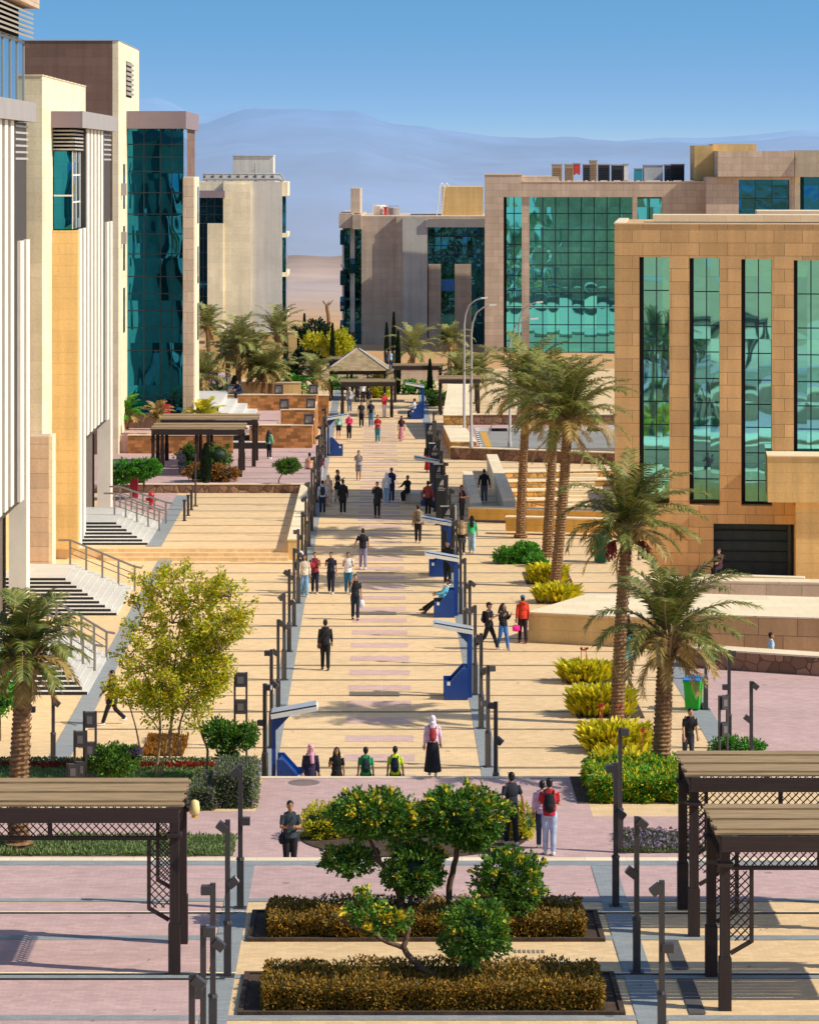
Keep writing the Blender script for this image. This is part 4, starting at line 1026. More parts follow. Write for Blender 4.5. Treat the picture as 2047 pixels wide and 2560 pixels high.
# ================================================================== ENTRANCE STEPS on the left
def entrance(label,n,xt,yt,dx,dy,yb,z0,z1,rails):
    r=thing('entrance_steps',label,'steps',(xt,yt,z0),0,'entrance steps along the left buildings')
    h=(z1-z0)/n; m=MB(); m2=MB()
    for i in range(n):
        zt=z1-z0-h*i; zb=max(0,zt-h)
        x1=dx*i; y1=-dy*i
        m.box(-8,x1,y1,yb-yt,zb+.012 if i<n-1 else 0,zt)
    m.build('treads',M['concrete'],r)
    m2=MB()
    for i in range(n):
        zt=z1-z0-h*i; zb=max(0,zt-h)
        m2.box(-8,dx*i-.01,-dy*i-.014,-dy*i-.002,zb+.001,zt-.004)
    m2.build('risers',plain('shaded_riser_stone','2b2825',.8),r)  # dark stone with the shade of the camera-facing risers painted in
    for (ax,ay,bx_,by) in rails:
        hr=thing('handrail',None,None,(0,0,0)); hr.parent=r
        A=Vector((ax-xt,ay-yt,z1-z0)); B=Vector((bx_-xt,by-yt,0))
        m=MB(); up=Vector((0,0,1.0))
        m.tube([A+up-Vector((.5,0,0)),A+up,B+up,B+up+Vector((.3,0,-.05))],.045,6); m.tube([A+up*.45,B+up*.45],.02,5); m.tube([A+up*.7,B+up*.7],.02,5)
        me=m.build('rail',M['steel'],r); 
        COL.objects.unlink(hr); bpy.data.objects.remove(hr)
        for k in range(5):
            q=A.lerp(B,k/4.); pm=MB(); pm.box(q.x-.04,q.x+.04,q.y-.04,q.y+.04,q.z-.02,q.z+1.0); pm.build('rail_post',M['steel'],me)
entrance('pale stone entrance steps nearest the camera, behind the left palm',9,-11.2,104.,.2,.32,109.4,0,1.,[(-11.4,106.,-9.75,105.6),(-11.4,108.9,-9.6,108.5)])
entrance('middle flight of pale entrance steps with steel handrail and dark risers',10,-12.47,122.6,.257,.37,127.,0,1.,[(-12.7,126.7,-10.0,126.)])
entrance('farthest pale entrance steps, above the raised court with two handrails',7,-11.96,140.3,.27,.45,146.5,TL,1.15,[(-12.3,143.2,-10.2,142.8),(-12.3,146.2,-10.1,145.8)])
# ================================================================== WALLS of the gardens
def wall(name,label,mat,parts,cop=None,cat='wall',group=None):
    """parts: list of (poly ccw, z0, z1); cop: coping overhang"""
    r=thing(name,label,cat,(0,0,0),0,group)
    for pl,z0,z1 in parts:
        m=MB(); m.prism(pl,z0,z1); m.build('masonry',mat,r)
        if cop:
            cx=sum(p[0] for p in pl)/len(pl); cy=sum(p[1] for p in pl)/len(pl)
            q=[]
            for p in pl:
                d=Vector((p[0]-cx,p[1]-cy)); q.append((p[0]+(cop if p[0]>cx else -cop),p[1]+(cop if p[1]>cy else -cop)))
            m=MB(); zt=z1 if not isinstance(z1,list) else z1
            if isinstance(zt,list): m.prism(q,min(zt)-.0,[a+.05 for a in zt]); 
            else: m.prism(q,zt+.001,zt+.06)
            m.build('coping',M['cream'],r)
    return r
def rect(x0,x1,y0,y1): return [(x0,y0),(x1,y0),(x1,y1),(x0,y1)]
def strip(a,b,w):
    # wall of width w along a->b (a left, b right), thickness going away from the camera
    a=Vector(a[:2]); b=Vector(b[:2]); d=(b-a).normalized(); n=Vector((-d.y,d.x))*w
    return [tuple(a),tuple(b),tuple(b+n),tuple(a+n)]
# left
wall('court_wall','cream topped low wall along the left edge of the walkway beside the raised court',M['gold'],[(rect(-4.05,-3.6,136.0,159.2),0,.85)],.03)
wall('terrace_wall','long low dark brick wall between raised court and pergola terrace',M['rubble'],[(rect(-14.4,-3.62,159.22,159.48),.0,T1+.02)],.02)
wall('brick_wall','tall rusty brick planter wall facing the girl with the green backpack',M['brickwall'],[(rect(-7.6,-3.95,180.0,180.35),T1,2.15),(rect(-4.3,-3.951,180.36,184.5),T1,2.15)],.03,'wall')
wall('brick_wall','second rusty brick planter wall with small dark lamps, just behind the first',M['brickwall'],[(rect(-6.0,-3.95,187.0,187.35),0,2.5),(rect(-4.3,-3.951,187.36,193.),0,2.5)],.03)
wall('brick_wall','third brick planter wall up the left terraces with a dark cap lamp on its end',M['brickwall'],[(rect(-9.6,-4.0,195.0,195.35),0,2.8),(rect(-4.35,-4.001,195.36,200.),0,2.8)],.03)
wall('brick_wall','fourth and farthest brick planter wall below the date palms on the left',M['gold'],[(rect(-9.3,-5.2,203.0,203.35),0,3.0)],.03)
wall('brick_wall','orange brick wall beside the walkway at the left of the far pergola',M['brickwall'],[(rect(-4.9,-3.4,205.0,205.4),0,2.0)],.03)
wall('terrace_wall','left brick retaining wall below the red hydrant, half hidden by shrubs',M['brickwall'],[(rect(-14.4,-8.4,176.6,176.88),T1,T2+.02)],.02)
wall('garden_wall','low reddish wall with white fence behind it at the top of the left terraces',M['tan'],[(rect(-13.5,-9.6,206,206.3),0,2.5)],.03)
# small dark lamps standing on the brick walls
for i,(x,y,z,lab) in enumerate(((-4.15,180.2,2.22,'on the tall front planter wall'),(-5.8,187.2,2.57,'on the left end of the second brick wall'),(-4.2,187.6,2.57,'on the right end of the second brick wall'),(-6.4,195.2,2.87,'in the middle of the third brick wall'),(-4.2,195.2,2.87,'on the right end of the third brick wall'),(-9.4,195.2,2.87,'beside the seated man on the left terraces'))):
    r=thing('wall_lamp','small dark box lamp '+lab,'lamp',(x,y,z-.01),0,'box lamps on the brick planters')
    m=MB(); m.box(-.28,.28,-.16,.16,0,.1); m.box(-.28,-.2,-.16,.16,.1,.5); m.box(.2,.28,-.16,.16,.1,.5); m.box(-.28,.28,-.16,.16,.5,.6); m.build('frame',M['posts'],r)
    m=MB(); m.box(-.199,.199,-.1,.1,.101,.499); m.build('lens',M['greycap'],r)
# second flight of small steps between brick walls
m=MB()
for i in range(6): m.box(-12.2+.0*i,-9.6+.62*i,184-.9*i,196,T1,3.0-.35*i)
tag(m.build('garden_steps',M['concrete']),'pale stone steps climbing between brick planters to the seated man','steps')
m=MB()
for i in range(6): m.box(-12.2,-9.62+.62*i,183.99-.9*i,183.995-.9*i,T1 if i==5 else 2.67-.35*i,2.95-.35*i)
m.build('risers',plain('shaded_riser_stone','2b2825'),bpy.data.objects['garden_steps'])  # dark stone strips, shade of the front faces painted in
# right
wall('ramp_wall','grey wall left of the shaded passage where a man walks away',M['concrete'],[(rect(4.45,4.95,151.2,166.5),0,.8)],.02)
wall('ramp_wall','longer grey wall right of the shaded passage with a sunlit far end',M['concrete'],[(rect(6.05,6.62,151.2,175),0,.9)],.02)
wall('bench_wall','long honey stone seat wall in front of the shaded passage',M['yellowwall'],[(strip((4.3,150.2),(11.,148.6),.7),.14,.66)],.04)
wall('bench_wall','shorter yellow stone seat wall right behind the green bush and slim palm',M['yellowwall'],[(strip((5.9,145.2),(11.2,144.2),.6),.16,.78)],.04)
for i in range(4):
    z=-1.2+.4*i; y=(171.7,172.9,174.2,175.5)[i]; q=.0 if i<3 else .5
    r=wall('amphitheatre_tier',('lowest','second','third','top')[i]+' stone tier of the small amphitheatre beside the passage',M['rubble2'],[([(6.76,y-.9),(13.39,y+.35),(13.39,y+1.55 if i<3 else 176.),(6.76,y+.3 if i<3 else 176.)],-1.6,z-.062)],.0)
    m=MB(); m.prism([(6.76,y-.94),(13.39,y+.31),(13.39,y+1.55 if i<3 else 176.),(6.76,y+.3 if i<3 else 176.)],z-.06,z+(.003 if i==3 else 0)); m.build('coping',M['cream'],r)
m=MB()
for i in range(8): m.box(9.9+.12*i,11.5+.12*i,170.4+.66*i,171.2+.66*i,-1.59,-1.42+.18*i)
tag(m.build('amphitheatre_steps',M['cream']),'narrow pale steps climbing through the amphitheatre tiers','steps')
wall('dark_stone_wall','long dark rubble wall with cream coping in front of the road',M['rubble'],[(strip((4.15,182.),(13.6,178.6),.5),0,.66)],.05)
wall('road_wall','brown rubble retaining wall on the far side of the road',M['rubble'],[(rect(5.6,40,197.4,197.8),0,1.35)],.05)
wall('wedge_wall','broad cream topped wall beside the sign boards, running back along the road',M['rubble2'],[([(4.2,182.6),(5.7,182.6),(5.2,193.6),(4.0,193.6)],0,.95)],.04)
wall('wedge_wall','tall sloping cream topped wall beside the first street lamps',M['rubble2'],[([(4.0,195.),(5.6,195.),(5.9,207),(4.6,207)],0,[1.5,1.5,2.6,2.6])],.04)
a=G(1112,1352); b_=G(1290,1361); c_=G(1400,1366); d_=G(1760,1380)
wall('terrace_wall','pale stone wall with broad cream top behind the woman in the orange jacket',M['gold'],[([(a.x,a.y),(b_.x,b_.y),(c_.x+.3,c_.y-.2),(c_.x+.3,c_.y+5.5),(a.x+2.6,a.y+4.8)],0,1.05)],.06)
wall('terrace_wall','brown stone wall with bright coping running off to the right edge',M['orange'],[(strip((c_.x+.31,c_.y-.2),(d_.x+6,d_.y-1.2),5.2),0,1.25)],.05)
a=G(1428,1404); d_=G(1724,1430)
wall('rubble_wall','low dark rubble wall with pale coping nearest on the right',M['rubble'],[(strip((a.x,a.y),(d_.x+3,d_.y-.6),.9),0,.62)],.05)
wall('terrace_wall','cream wall in front of the dark garage opening',M['pale'],[(strip((13.0,127.2),(17.3,126.3),.5),0,.45)],.03)
wall('terrace_wall','long pale wall below the porch on the far right',M['tan'],[(strip((9.5,119.6),(24,117.6),1.),0,1.3)],.04)
# white picket fence far left
r=thing('picket_fence','small white picket fence on the low reddish wall far left','fence',(-13.4,206.1,2.56))
m=MB(); m.box(0,3.8,0,.06,.55,.62); m.box(0,3.8,0,.06,.1,.17); m.build('rail',M['whitepaint'],r)
for k in range(20): m=MB(); m.box(.02+.19*k,.1+.19*k,-.04,-.005,0,.75); m.build('picket',M['whitepaint'],r)
# grey cube seat
m=MB(); m.box(-.45,.45,-.35,.35,0,.08); m.box(-.5,.5,-.4,.4,.081,.55); tag(m.build('stone_cube_seat',M['concrete'],None,G(871,1059)),'square grey stone seat with a person in black sitting on it','seat')

# ================================================================== LAMP POSTS with tilted spot boxes
def lamp_proto(kinds):
    r=thing('lamp_post','x','lamp post')
    m=MB(); m.box(-.13,.13,-.13,.13,0,.03); m.box(-.07,.07,-.07,.07,.03,1.0); m.build('base_sleeve',M['posts'],r)
    m=MB(); m.tube([(0,0,1.),(0,0,1.02),(0,0,1.06)],[.09,.085,.07],4,smooth=False); m.box(-.047,.047,-.047,.047,1.0,2.95); m.build('pole',M['posts'],r)
    for z,ang,side in kinds:
        hz=MB(); hz.obox((.1*side,-.02,z),(.2,.17,.15),0,0,rad(ang)); h=hz.build('spot_head',M['posts'],r)
        q=MB(); d=Vector((math.cos(rad(ang))*side,0,-math.sin(rad(ang))*side)); 
        q.obox(Vector((.1*side,-.02,z))+d*.103,(.006,.13,.11),0,0,rad(ang)); q.build('lens',M['greycap'],h)
    return r
KINDS=[[(2.82,38,1),(1.9,38,-1)],[(2.85,0,1),(1.85,0,-1)],[(2.8,-38,-1),(1.8,0,1)],[(2.84,0,-1),(1.9,38,1)],[(2.82,38,-1),(1.78,-38,1)]]
PROT=[lamp_proto(k) for k in KINDS]; used=set()
ORD=['first','second','third','fourth','fifth','sixth','seventh','eighth','ninth','tenth','eleventh','twelfth','thirteenth','fourteenth','fifteenth','sixteenth','seventeenth','eighteenth']
def post(k,x,y,z,label,group,rz=0):
    if k not in used:
        used.add(k); r=PROT[k]; r.location=(x,y,z); r.rotation_euler=(0,0,rz); r['label']=label
    else: r=dup(PROT[k],(x,y,z),rz,label)
    r['group']=group; return r
for i in range(17):
    Y=86.2+6.05*i
    post((i*2+1)%5,-3.24 if i else -3.21,Y,0,'lamp post on the left edge of the walkway, %s from the front stairs'%ORD[i],'lamp posts along the walkway',rad((i*53)%40-20))
for i in range(17):
    Y=83.3+6.05*i
    post((0,3,1,4,2)[(i+1)%5],3.12,Y,0,'lamp post on the right edge of the walkway, %s from the front stairs'%ORD[i],'lamp posts along the walkway',rad((i*37)%40-20))
for i,(Y,k) in enumerate(((86.6,0),(92.1,1),(98.7,4),(104.6,2))):
    post(k,10.4,Y,0,'dark lamp post at the edge of the mauve court, %s from the pergolas'%ORD[i],'lamp posts by the mauve court')
for i,Y in enumerate((82.7,89.1)):
    post((1,3)[i],-9.42,Y,0,'dark lamp post by the nearest entrance steps, %s'%('left one' if i==0 else 'right one'),'lamp posts by the entrance steps')
for i,(Y,k) in enumerate(((63.5,3),(58.3,0),(53.1,2))):
    post(k,4.84,Y,ZC,'big lamp post between hedges and right pergolas, %s from front'%ORD[2-i],'lamp posts on the near terrace')
for i,(Y,k) in enumerate(((63.3,2),(58.,4),(52.9,3),(50.,1),(47.,0))):
    post(k,-2.86,Y,ZC,'big lamp post between left pergola and hedges, %s from the front'%ORD[4-i],'lamp posts on the near terrace')
m=G(1305,1795,ZB); post(1,m.x,m.y,ZB,'slim lamp post just behind the near right one, beside the mauve flower patch','lamp posts on the near terrace')
for i,(x,y,h) in enumerate(((388.7,1096.8,.95),(396.5,1086,.95),(403.5,1074,.95))):
    g=G(x,y,TL); r=MB(); r.box(-.06,.06,-.06,.06,0,h); r.box(-.085,.085,-.085,.085,h,h+.06); r.box(-.1,.1,-.1,.1,0,.03)
    tag(r.build('bollard',M['posts'],None,g),'slim dark bollard on the raised court, %s of three'%('nearest','middle','farthest')[i],'bollard','bollards on the raised court')
g=G(412,1066,TL); r=MB(); r.tube([(0,0,0),(0,0,2.6)],.05,6); r.box(-.12,.12,-.12,.12,0,.04); tag(r.build('thin_pole',M['posts'],None,g),'thin green grey pole behind the bollards of the raised court','pole')
# ladder-like twin-post lights
def ladder(x,y,z,h,label,group,w=.34,rz=0):
    g=G(x,y,z); r=thing('twin_post_light',label,'light',g,rz,group)
    for sx in (-1,1):
        m=MB(); m.box(sx*w/2-.03,sx*w/2+.03,-.03,.03,0,h); m.build('upright',M['posts'],r)
    for k,zz in enumerate((h-.42,h-1.2,h-2.05)):
        if zz<.0: continue
        m=MB(); m.box(-w/2+.031,w/2-.031,-.09,.09,zz,zz+.4); o=m.build('light_box',M['posts'],r)
        m=MB(); m.box(-w/2+.08,w/2-.08,-.1,-.0901,zz+.1,zz+.3); m.build('lens',M['lens'],o)
ladder(507,1615,0,2.75,'twin post light with boxes behind the leafy topiary left of the walkway','ladder-like lights')
ladder(190,1668,ZB,2.1,'tallest of the three stepped twin post lights left of the round bush','ladder-like lights',.3)
ladder(170,1670,ZB,1.62,'middle one of the three stepped twin post lights','ladder-like lights',.3)
ladder(155,1672,ZB,.8,'lowest of the three stepped twin post lights','ladder-like lights',.3)
ladder(1522,1600,0,1.9,'twin post light beside the dark green flower bush on the right','ladder-like lights',.3,rad(35))
ladder(453,840,2.0,2.6,'twin post light far off on the left terraces','ladder-like lights',.36)

# ================================================================== BLUE SOLAR BENCHES
def solar_bench(side):
    # side +1: post on the right, canopy reaching left
    r=thing('solar_bench','x','bench')
    s=side
    prof=[(-.78,0),(.0,0),(.0,1.02),(-.18,1.02),(-.55,.62),(-.78,.62)]
    n=len(prof)
    for y0,y1 in ((-.55,-.451),(.45,.55)):
        m=MB()
        pts=[(s*px,y0,pz) for px,pz in prof]+[(s*px,y1,pz) for px,pz in prof]
        fs=[tuple(range(n)),tuple(range(2*n-1,n-1,-1))]+[(i,n+i,n+(i+1)%n,(i+1)%n) for i in range(n)]
        if s<0: fs=[tuple(reversed(f)) for f in fs]
        m.add(pts,fs); m.build('side_panel',M['bluepaint'],r)
    m=MB(); m.box(-s*.74,-s*.05,-.45,.45,.05,.44); m.build('seat',M['bluepaint'],r)
    m=MB(); m.obox((-s*.3,0,.72),(.07,.898,.66),0,0,s*rad(42)); m.build('backrest',M['bluepaint'],r)
    m=MB(); m.box(-.03+s*.06-.05*s,s*.06+.09*s,-.12,.12,0,2.15); m.add([(s*.03,-.1,1.75),(s*.03,.1,1.75),(-s*.4,.1,2.2),(-s*.4,-.1,2.2),(s*.05,-.1,2.15),(s*.05,.1,2.15)],[(0,1,2,3) ,(0,3,4),(1,5,2),(3,2,5,4)] if s>0 else [(3,2,1,0),(4,3,0),(2,5,1),(4,5,2,3)]); m.build('post',M['bluepaint'],r)
    m=MB(); m.obox((-s*.48,0,2.3),(1.3,.9,.13),0,0,s*rad(10)); c=m.build('canopy',M['whitepaint'],r)
    m=MB(); m.obox(Vector((-s*.48,0,2.3))+Vector((s*.012,.06,.075)),(1.24,.7,.024),0,0,s*rad(10)); m.build('solar_panel',plain('panel_sky_glare','b9bdbd',.15,.05),c)  # pale colour stands for sky glare on the solar panel
    m=MB(); m.obox(Vector((-s*.48,-.41,2.3))+Vector((s*.012,0,.075)),(1.28,.06,.05),0,0,s*rad(10)); m.build('trim_line',M['panel'],c)
    m=MB(); m.box(-s*.68,-s*.58,-.556,-.551,.48,.6); m.build('sticker',M['whitepaint'],r,None)
    m=MB(); m.box(-s*.7,-s*.1,-.50,.50,-.0,.02); return r
BR=solar_bench(1); BL=solar_bench(-1)
R_=[(101.,'nearest solar bench on the right, empty blue seat under a white slatted canopy'),(119.2,'solar bench on the right with a person in light blue lounging on its seat'),(130.9,'solar bench on the right with a person in black standing against it'),(157.8,'solar bench beside the dark sign boards, mostly hidden behind them'),(211.,'farthest solar bench, person in white sitting at it')]
for i,(y,l) in enumerate(R_):
    if i==0: BR.location=(2.86,y,0); BR['label']=l; BR['group']='blue solar benches'
    else: dup(BR,(2.86,y,0),0,l)
BL.location=(-2.85,85.7,0); BL['label']='solar bench at the bottom left of the walkway, half sunk behind the stair edge'; BL['group']='blue solar benches'
dup(BL,(-3.0,184.5,0),0,'solar bench far up the left side of the walkway with empty blue seat')
# ================================================================== INFORMATION BOARDS
def board(x,y,label,h=2.2,w=.62,frame=True,rz=0):
    r=thing('sign_board',label,'sign',(x,y,0),rz,'dark information boards along the right lamp row')
    m=MB(); m.box(-w/2,w/2,-.09,.09,.06,h); m.build('panel',plain('black_sign_panel','1e2226',.35,.1),r)
    m=MB(); m.box(-w/2-.05,w/2+.05,-.14,.14,0,.06); m.build('foot',M['posts'],r)
    if frame:
        m=MB(); m.box(-w/2-.03,w/2+.06,-.06,.06,h,h+.05); m.box(w/2+.002,w/2+.06,-.06,.06,h-.62,h); m.build('white_frame',M['whitepaint'],r)
    m=MB()
    m.add([(-w*.22,-.095,h-.36),(w*.14,-.095,h-.36),(w*.14,-.095,h-.1),(w*.02,-.095,h-.09),(-w*.1,-.095,h-.2)],[(0,1,2,3,4)]); m.build('emblem',M['greycap'],r)
    for k,(a,c) in enumerate(((-.3,.12),(-.34,.3),(-.3,.22))): m=MB(); m.box(w*a,w*c,-.096,-.0905,h-.47-.075*k,h-.44-.075*k); m.build('text_line',M['greycap'],r)
board(3.02,137.2,'nearest black sign board with white edge, behind the tilted bench canopy')
board(2.98,148.9,'tall black sign board with pale emblem in the big shadow',2.3,.58,False)
board(2.95,154.8,'narrow black sign board just behind the one with the emblem',2.35,.5,True)
board(2.97,168.,'small black sign board beside the cream wedge wall',2.2,.55,True)
board(2.95,181.,'farthest black sign board of the right row',2.2,.55,False)

# ================================================================== BINS, HYDRANTS, STREET LAMPS
def bin_(x,y,z,label,body,lid,s=1.):
    g=G(x,y,z); r=thing('wheelie_bin',label,'bin',g)
    m=MB(); a,b,h=.25*s,.28*s,.90*s
    vs=[(-a*.82,-b*.8,.06),(a*.82,-b*.8,.06),(a*.82,b*.8,.06),(-a*.82,b*.8,.06),(-a,-b,h),(a,-b,h),(a,b,h),(-a,b,h)]
    m.add(vs,[(0,3,2,1),(4,5,6,7),(0,1,5,4),(1,2,6,5),(2,3,7,6),(3,0,4,7)]); m.box(-a*1.05,a*1.05,-b*1.06,b*1.06,h-.07,h-.01); m.build('body',plain('bin_'+body,body,.45,.08),r)
    m=MB(); m.prism([(-a*1.08,-b*1.12),(a*1.08,-b*1.12),(a*1.12,b*1.12),(-a*1.12,b*1.12)],h,[h+.05,h+.05,h+.1,h+.1]); m.build('lid',plain('bin_'+lid,lid,.45,.08),r)
    m=MB(); m.tube([(-a,b*1.2,h-.02),(a,b*1.2,h-.02)],.02,6); m.build('handle',plain('bin_'+body,body),r)
    for sx in (-1,1): m=MB(); m.tube([(sx*a*.72,b*.85,.1),(sx*a*.95,b*.85,.1)],.1,12); m.build('wheel',M['slot'],r)
    r.rotation_euler=(0,0,rad(-18)); return r
bin_(1459,1494,0,'bright green wheelie bin with blue lid beside a lamp post','1fb52a','2c8fd0',1.05)
bin_(1266,1184,0,'dark green wheelie bin with teal lid behind the palms','0f5a3a','1f8f96',1.25)
def hydrant(x,y,z,label):
    g=G(x,y,z); r=thing('fire_hydrant',label,'hydrant',g); rd=plain('red_hydrant_paint','b3202c',.4,.1)
    m=MB(); m.tube([(0,0,0),(0,0,.06),(0,0,.07),(0,0,.62),(0,0,.64),(0,0,.7),(0,0,.78),(0,0,.86)],[.2,.2,.13,.13,.17,.17,.12,.05],12); m.build('barrel',rd,r)
    for sx in (-1,1): m=MB(); m.tube([(sx*.1,0,.48),(sx*.26,0,.48)],.08,10); m.build('nozzle',rd,r)
hydrant(368,905,T2,'red fire hydrant in front of the teal glass block')
hydrant(319,1072,TL,'red fire hydrant beside the far entrance steps')
m=MB(); m.box(-.35,.35,-.2,.2,0,1.5); tag(m.build('red_cabinet',plain('red_cabinet_paint','b52a3a',.5,.1),None,(PX(346,180.5),180.5,T2)),'pinkish red hose cabinet against the teal glass block','cabinet')
m=MB(); m.box(-.2,.2,-.2,.2,0,1.15); tag(m.build('red_box',plain('red_cabinet_paint','b52a3a'),None,(PX(283,157),157,TL)),'red box behind the far entrance steps','cabinet')
def street_lamp(x,y,z,ytop,xarm,label):
    g=G(x,y,z); H=PZ(ytop,g.y)-z; r=thing('street_lamp',label,'street lamp',g,0,'tall curved street lamps by the road')
    L=(xarm-x)*g.y/F
    m=MB(); m.tube([(0,0,0),(0,0,.3),(0,0,.31),(0,0,H*.5),(0,0,H*.80),(.06*L,0,H*.88),(.22*L,0,H*.95),(.5*L,0,H*.985),(.75*L,0,H)],[.13,.13,.09,.075,.06,.05,.045,.04,.04],8); m.build('pole',M['greycap'],r)
    m=MB(); m.obox((.9*L,0,H+.02),(.3*L,.2,.09),0,0,rad(-6)); m.build('lamp_head',M['whitepaint'],r)
street_lamp(977,911,.7,628,1024,'tall curved street lamp nearest the walkway, left of the pair')
street_lamp(992,943,.72,643,1042,'tall curved street lamp, right one of the pair')
street_lamp(1073,941,.6,672,1130,'green grey street lamp among the date palm crowns')
street_lamp(1092,905,.72,637,1140,'pale street lamp in front of the teal mirror glass')
# bell-shaped yellow lamp on the left pergola post is added with the pergola

# ================================================================== PERGOLAS
def pergola(label,xr,yf,yb,z,L,side,big=True,name='pergola',h=3.1,roofmat=None,gap=.02,nsl=11):
    """xr: x of the visible end posts; roof runs L metres away from it on 'side' (+1 right)"""
    r=thing(name,label,'pergola',(xr,yf,z),0,'dark timber pergolas')
    s=side; D=yb-yf
    xs=[0,s*L*.5,s*L] if (L>3.5 and not big) else [0,s*L]
    pw=.11
    for x in xs:
        for y in (0,D):
            m=MB(); m.box(x-pw,x+pw,y-pw,y+pw,0,.95); m.box(x-pw*.8,x+pw*.8,y-pw*.8,y+pw*.8,.951,h+.02); p=m.build('post',M['post'],r)
            m=MB(); m.box(x-pw*1.25,x+pw*1.25,y-pw*1.25,y+pw*1.25,h-.5,h-.44); m.build('post_collar',M['post'],p); m=MB(); m.box(x-pw*1.1,x+pw*1.1,y-pw*1.1,y+pw*1.1,h+.021,h+.06); m.build('post_cap',M['post'],p)
    x0,x1=sorted((-s*.08,s*(L+.15)))
    for y in (0,D):
        sg=-1 if y==0 else 1
        m=MB(); m.box(x0,x1,y+sg*.12,y+sg*.17,h-.22,h+.06); m.build('beam',M['beam'],r)
    for x in (xs[0],xs[-1]):
        m=MB(); m.box(x-.05,x+.05,.12,D-.12,h-.22,h-.04); m.build('cross_beam',M['beam'],r)
    # roof slats run along the length
    n=nsl
    for k in range(n):
        y=-.06+(D+.12)*(k+.5)/n; w=(D+.12)/n-gap*(.6+.8*((k*7)%5)/5)
        m=MB(); dz=.012*((k*3)%4); m.box(x0-.1+.03*((k*5)%3),x1+.1-.03*((k*2)%3),y-w/2,y+w/2,h+.065+dz,h+.105+dz); m.build('roof_slat',M['slat'],r)
    if big:
        def lattice(m,o,ux,uz,wd,ht,st=.105,cut=None):
            # two diagonal families of laths clipped to a rectangle
            o=Vector(o); ux=Vector(ux); uz=Vector(uz); nrm=ux.cross(uz)
            def clip(p,d):
                t0,t1=-9,9
                for i,(lo,hi) in enumerate(((0,wd),(0,ht))):
                    a,bb=(lo-p[i])/d[i],(hi-p[i])/d[i]
                    t0=max(t0,min(a,bb)); t1=min(t1,max(a,bb))
                return t0,t1
            for fam,dd in ((0,(.7071,.7071)),(1,(.7071,-.7071))):
                k=-ht if fam==0 else 0
                while k<wd+ht:
                    p=(k,0) if fam==0 else (k,0)
                    t0,t1=clip((p[0]+1e-6,1e-6),dd)
                    if t1-t0>.05:
                        a=o+ux*(p[0]+dd[0]*t0)+uz*(dd[1]*t0)+nrm*(.012*fam); bq=o+ux*(p[0]+dd[0]*t1)+uz*(dd[1]*t1)+nrm*(.012*fam)
                        m.bar(a,bq,.062,.012)
                    k+=st*1.414
        # lattice frieze under the front beam
        span=abs(xs[1]-xs[0]) if len(xs)==3 else L
        for i in range(len(xs)-1):
            a=min(xs[i],xs[i+1])+.13; w=abs(xs[i+1]-xs[i])-.26
            for (y,) in ((0,),(D,)):
                m=MB(); lattice(m,(a,y-.0,h-.5),(1,0,0),(0,0,1),w,.24); m.build('lattice_frieze',M['beam'],r)
                m=MB(); m.box(a,a+w,y-.04,y+.04,h-.57,h-.505); m.build('lower_rail',M['beam'],r)
                for q in (1,2): m=MB(); m.box(a+w*q/3-.04,a+w*q/3+.04,y-.045,y+.045,h-.504,h-.245); m.build('frieze_divider',M['beam'],r)
        # hanging lattice panels beside the end posts
        for y in (0,D):
            xa=.1 if s>0 else -.1-.38
            m=MB(); lattice(m,(xa+.0,y,1.25),(1,0,0),(0,0,1),.38,1.25); pn=m.build('lattice_panel',M['beam'],r)
            xo=xa+.38 if s>0 else xa
            m=MB(); m.box(xo-.035,xo+.035,y-.04,y+.04,1.22,h-.575); m.bar((xo,y,1.24),(xa if s>0 else xa+.38,y,1.02),.06,.07)
            m.build('panel_frame',M['beam'],pn)
        m=MB(); y0=.12
        lattice(m,(xs[0],y0,h-.5),(0,1,0),(0,0,1),D-.24,.24); m.build('lattice_frieze',M['beam'],r)
    return r
pergola('near right pergola with weathered slatted roof, lower one at the right edge',6.22,55.75,58.05,ZC,5.0,1)
pergola('right pergola with weathered slatted roof, upper one of the pair',6.2,61.05,63.3,ZC,5.0,1)
LP=pergola('big dark pergola with lattice panels cut by the left edge',-3.87,58.2,60.5,ZC,6.9,-1)
r=thing('bell_lamp','small yellow bell shaped lamp on the corner post of the left pergola','lamp',(-3.62,60.35,ZC+2.55))
m=MB(); m.tube([(0,0,0),(0,0,.03),(0,0,.12),(0,0,.26),(0,0,.29)],[.06,.1,.105,.085,.03],12); m.build('shade',plain('cream_yellow_enamel','ead48e',.4,.06),r)
m=MB(); m.tube([(0,0,-.05),(0,0,0)],[.06,.06],10); m.build('lens',plain('amber_lens','c99a20',.3),r)
m=MB(); m.bar((-.2,.0,.2),(-.09,.0,.2),.04); m.build('bracket',M['posts'],r)
pergola('mid distance pergola on the left terrace, nearer and lower of two',-12.0,163.5,167.,T1,4.6,1,False,h=2.45,nsl=8)
pergola('mid distance pergola on the left terrace, behind the first',-11.9,169.,172.5,T1,5.0,1,False,h=2.5,nsl=8)
pergola('small far pergola across the end of the walkway',-2.6,212.,214.5,0,3.4,1,False,h=2.35,nsl=8)
pergola('small far pergola left of the gazebo',-3.6,228.,230.,0,1.5,1,False,h=2.9,nsl=6)
pergola('small far pergola right of the gazebo with dark posts',1.1,225.,227.,0,3.3,1,False,h=2.6,nsl=7)
pergola('small far pergola behind the sign boards at the right',4.2,214.,217.,0,2.6,1,False,h=2.4,nsl=7)
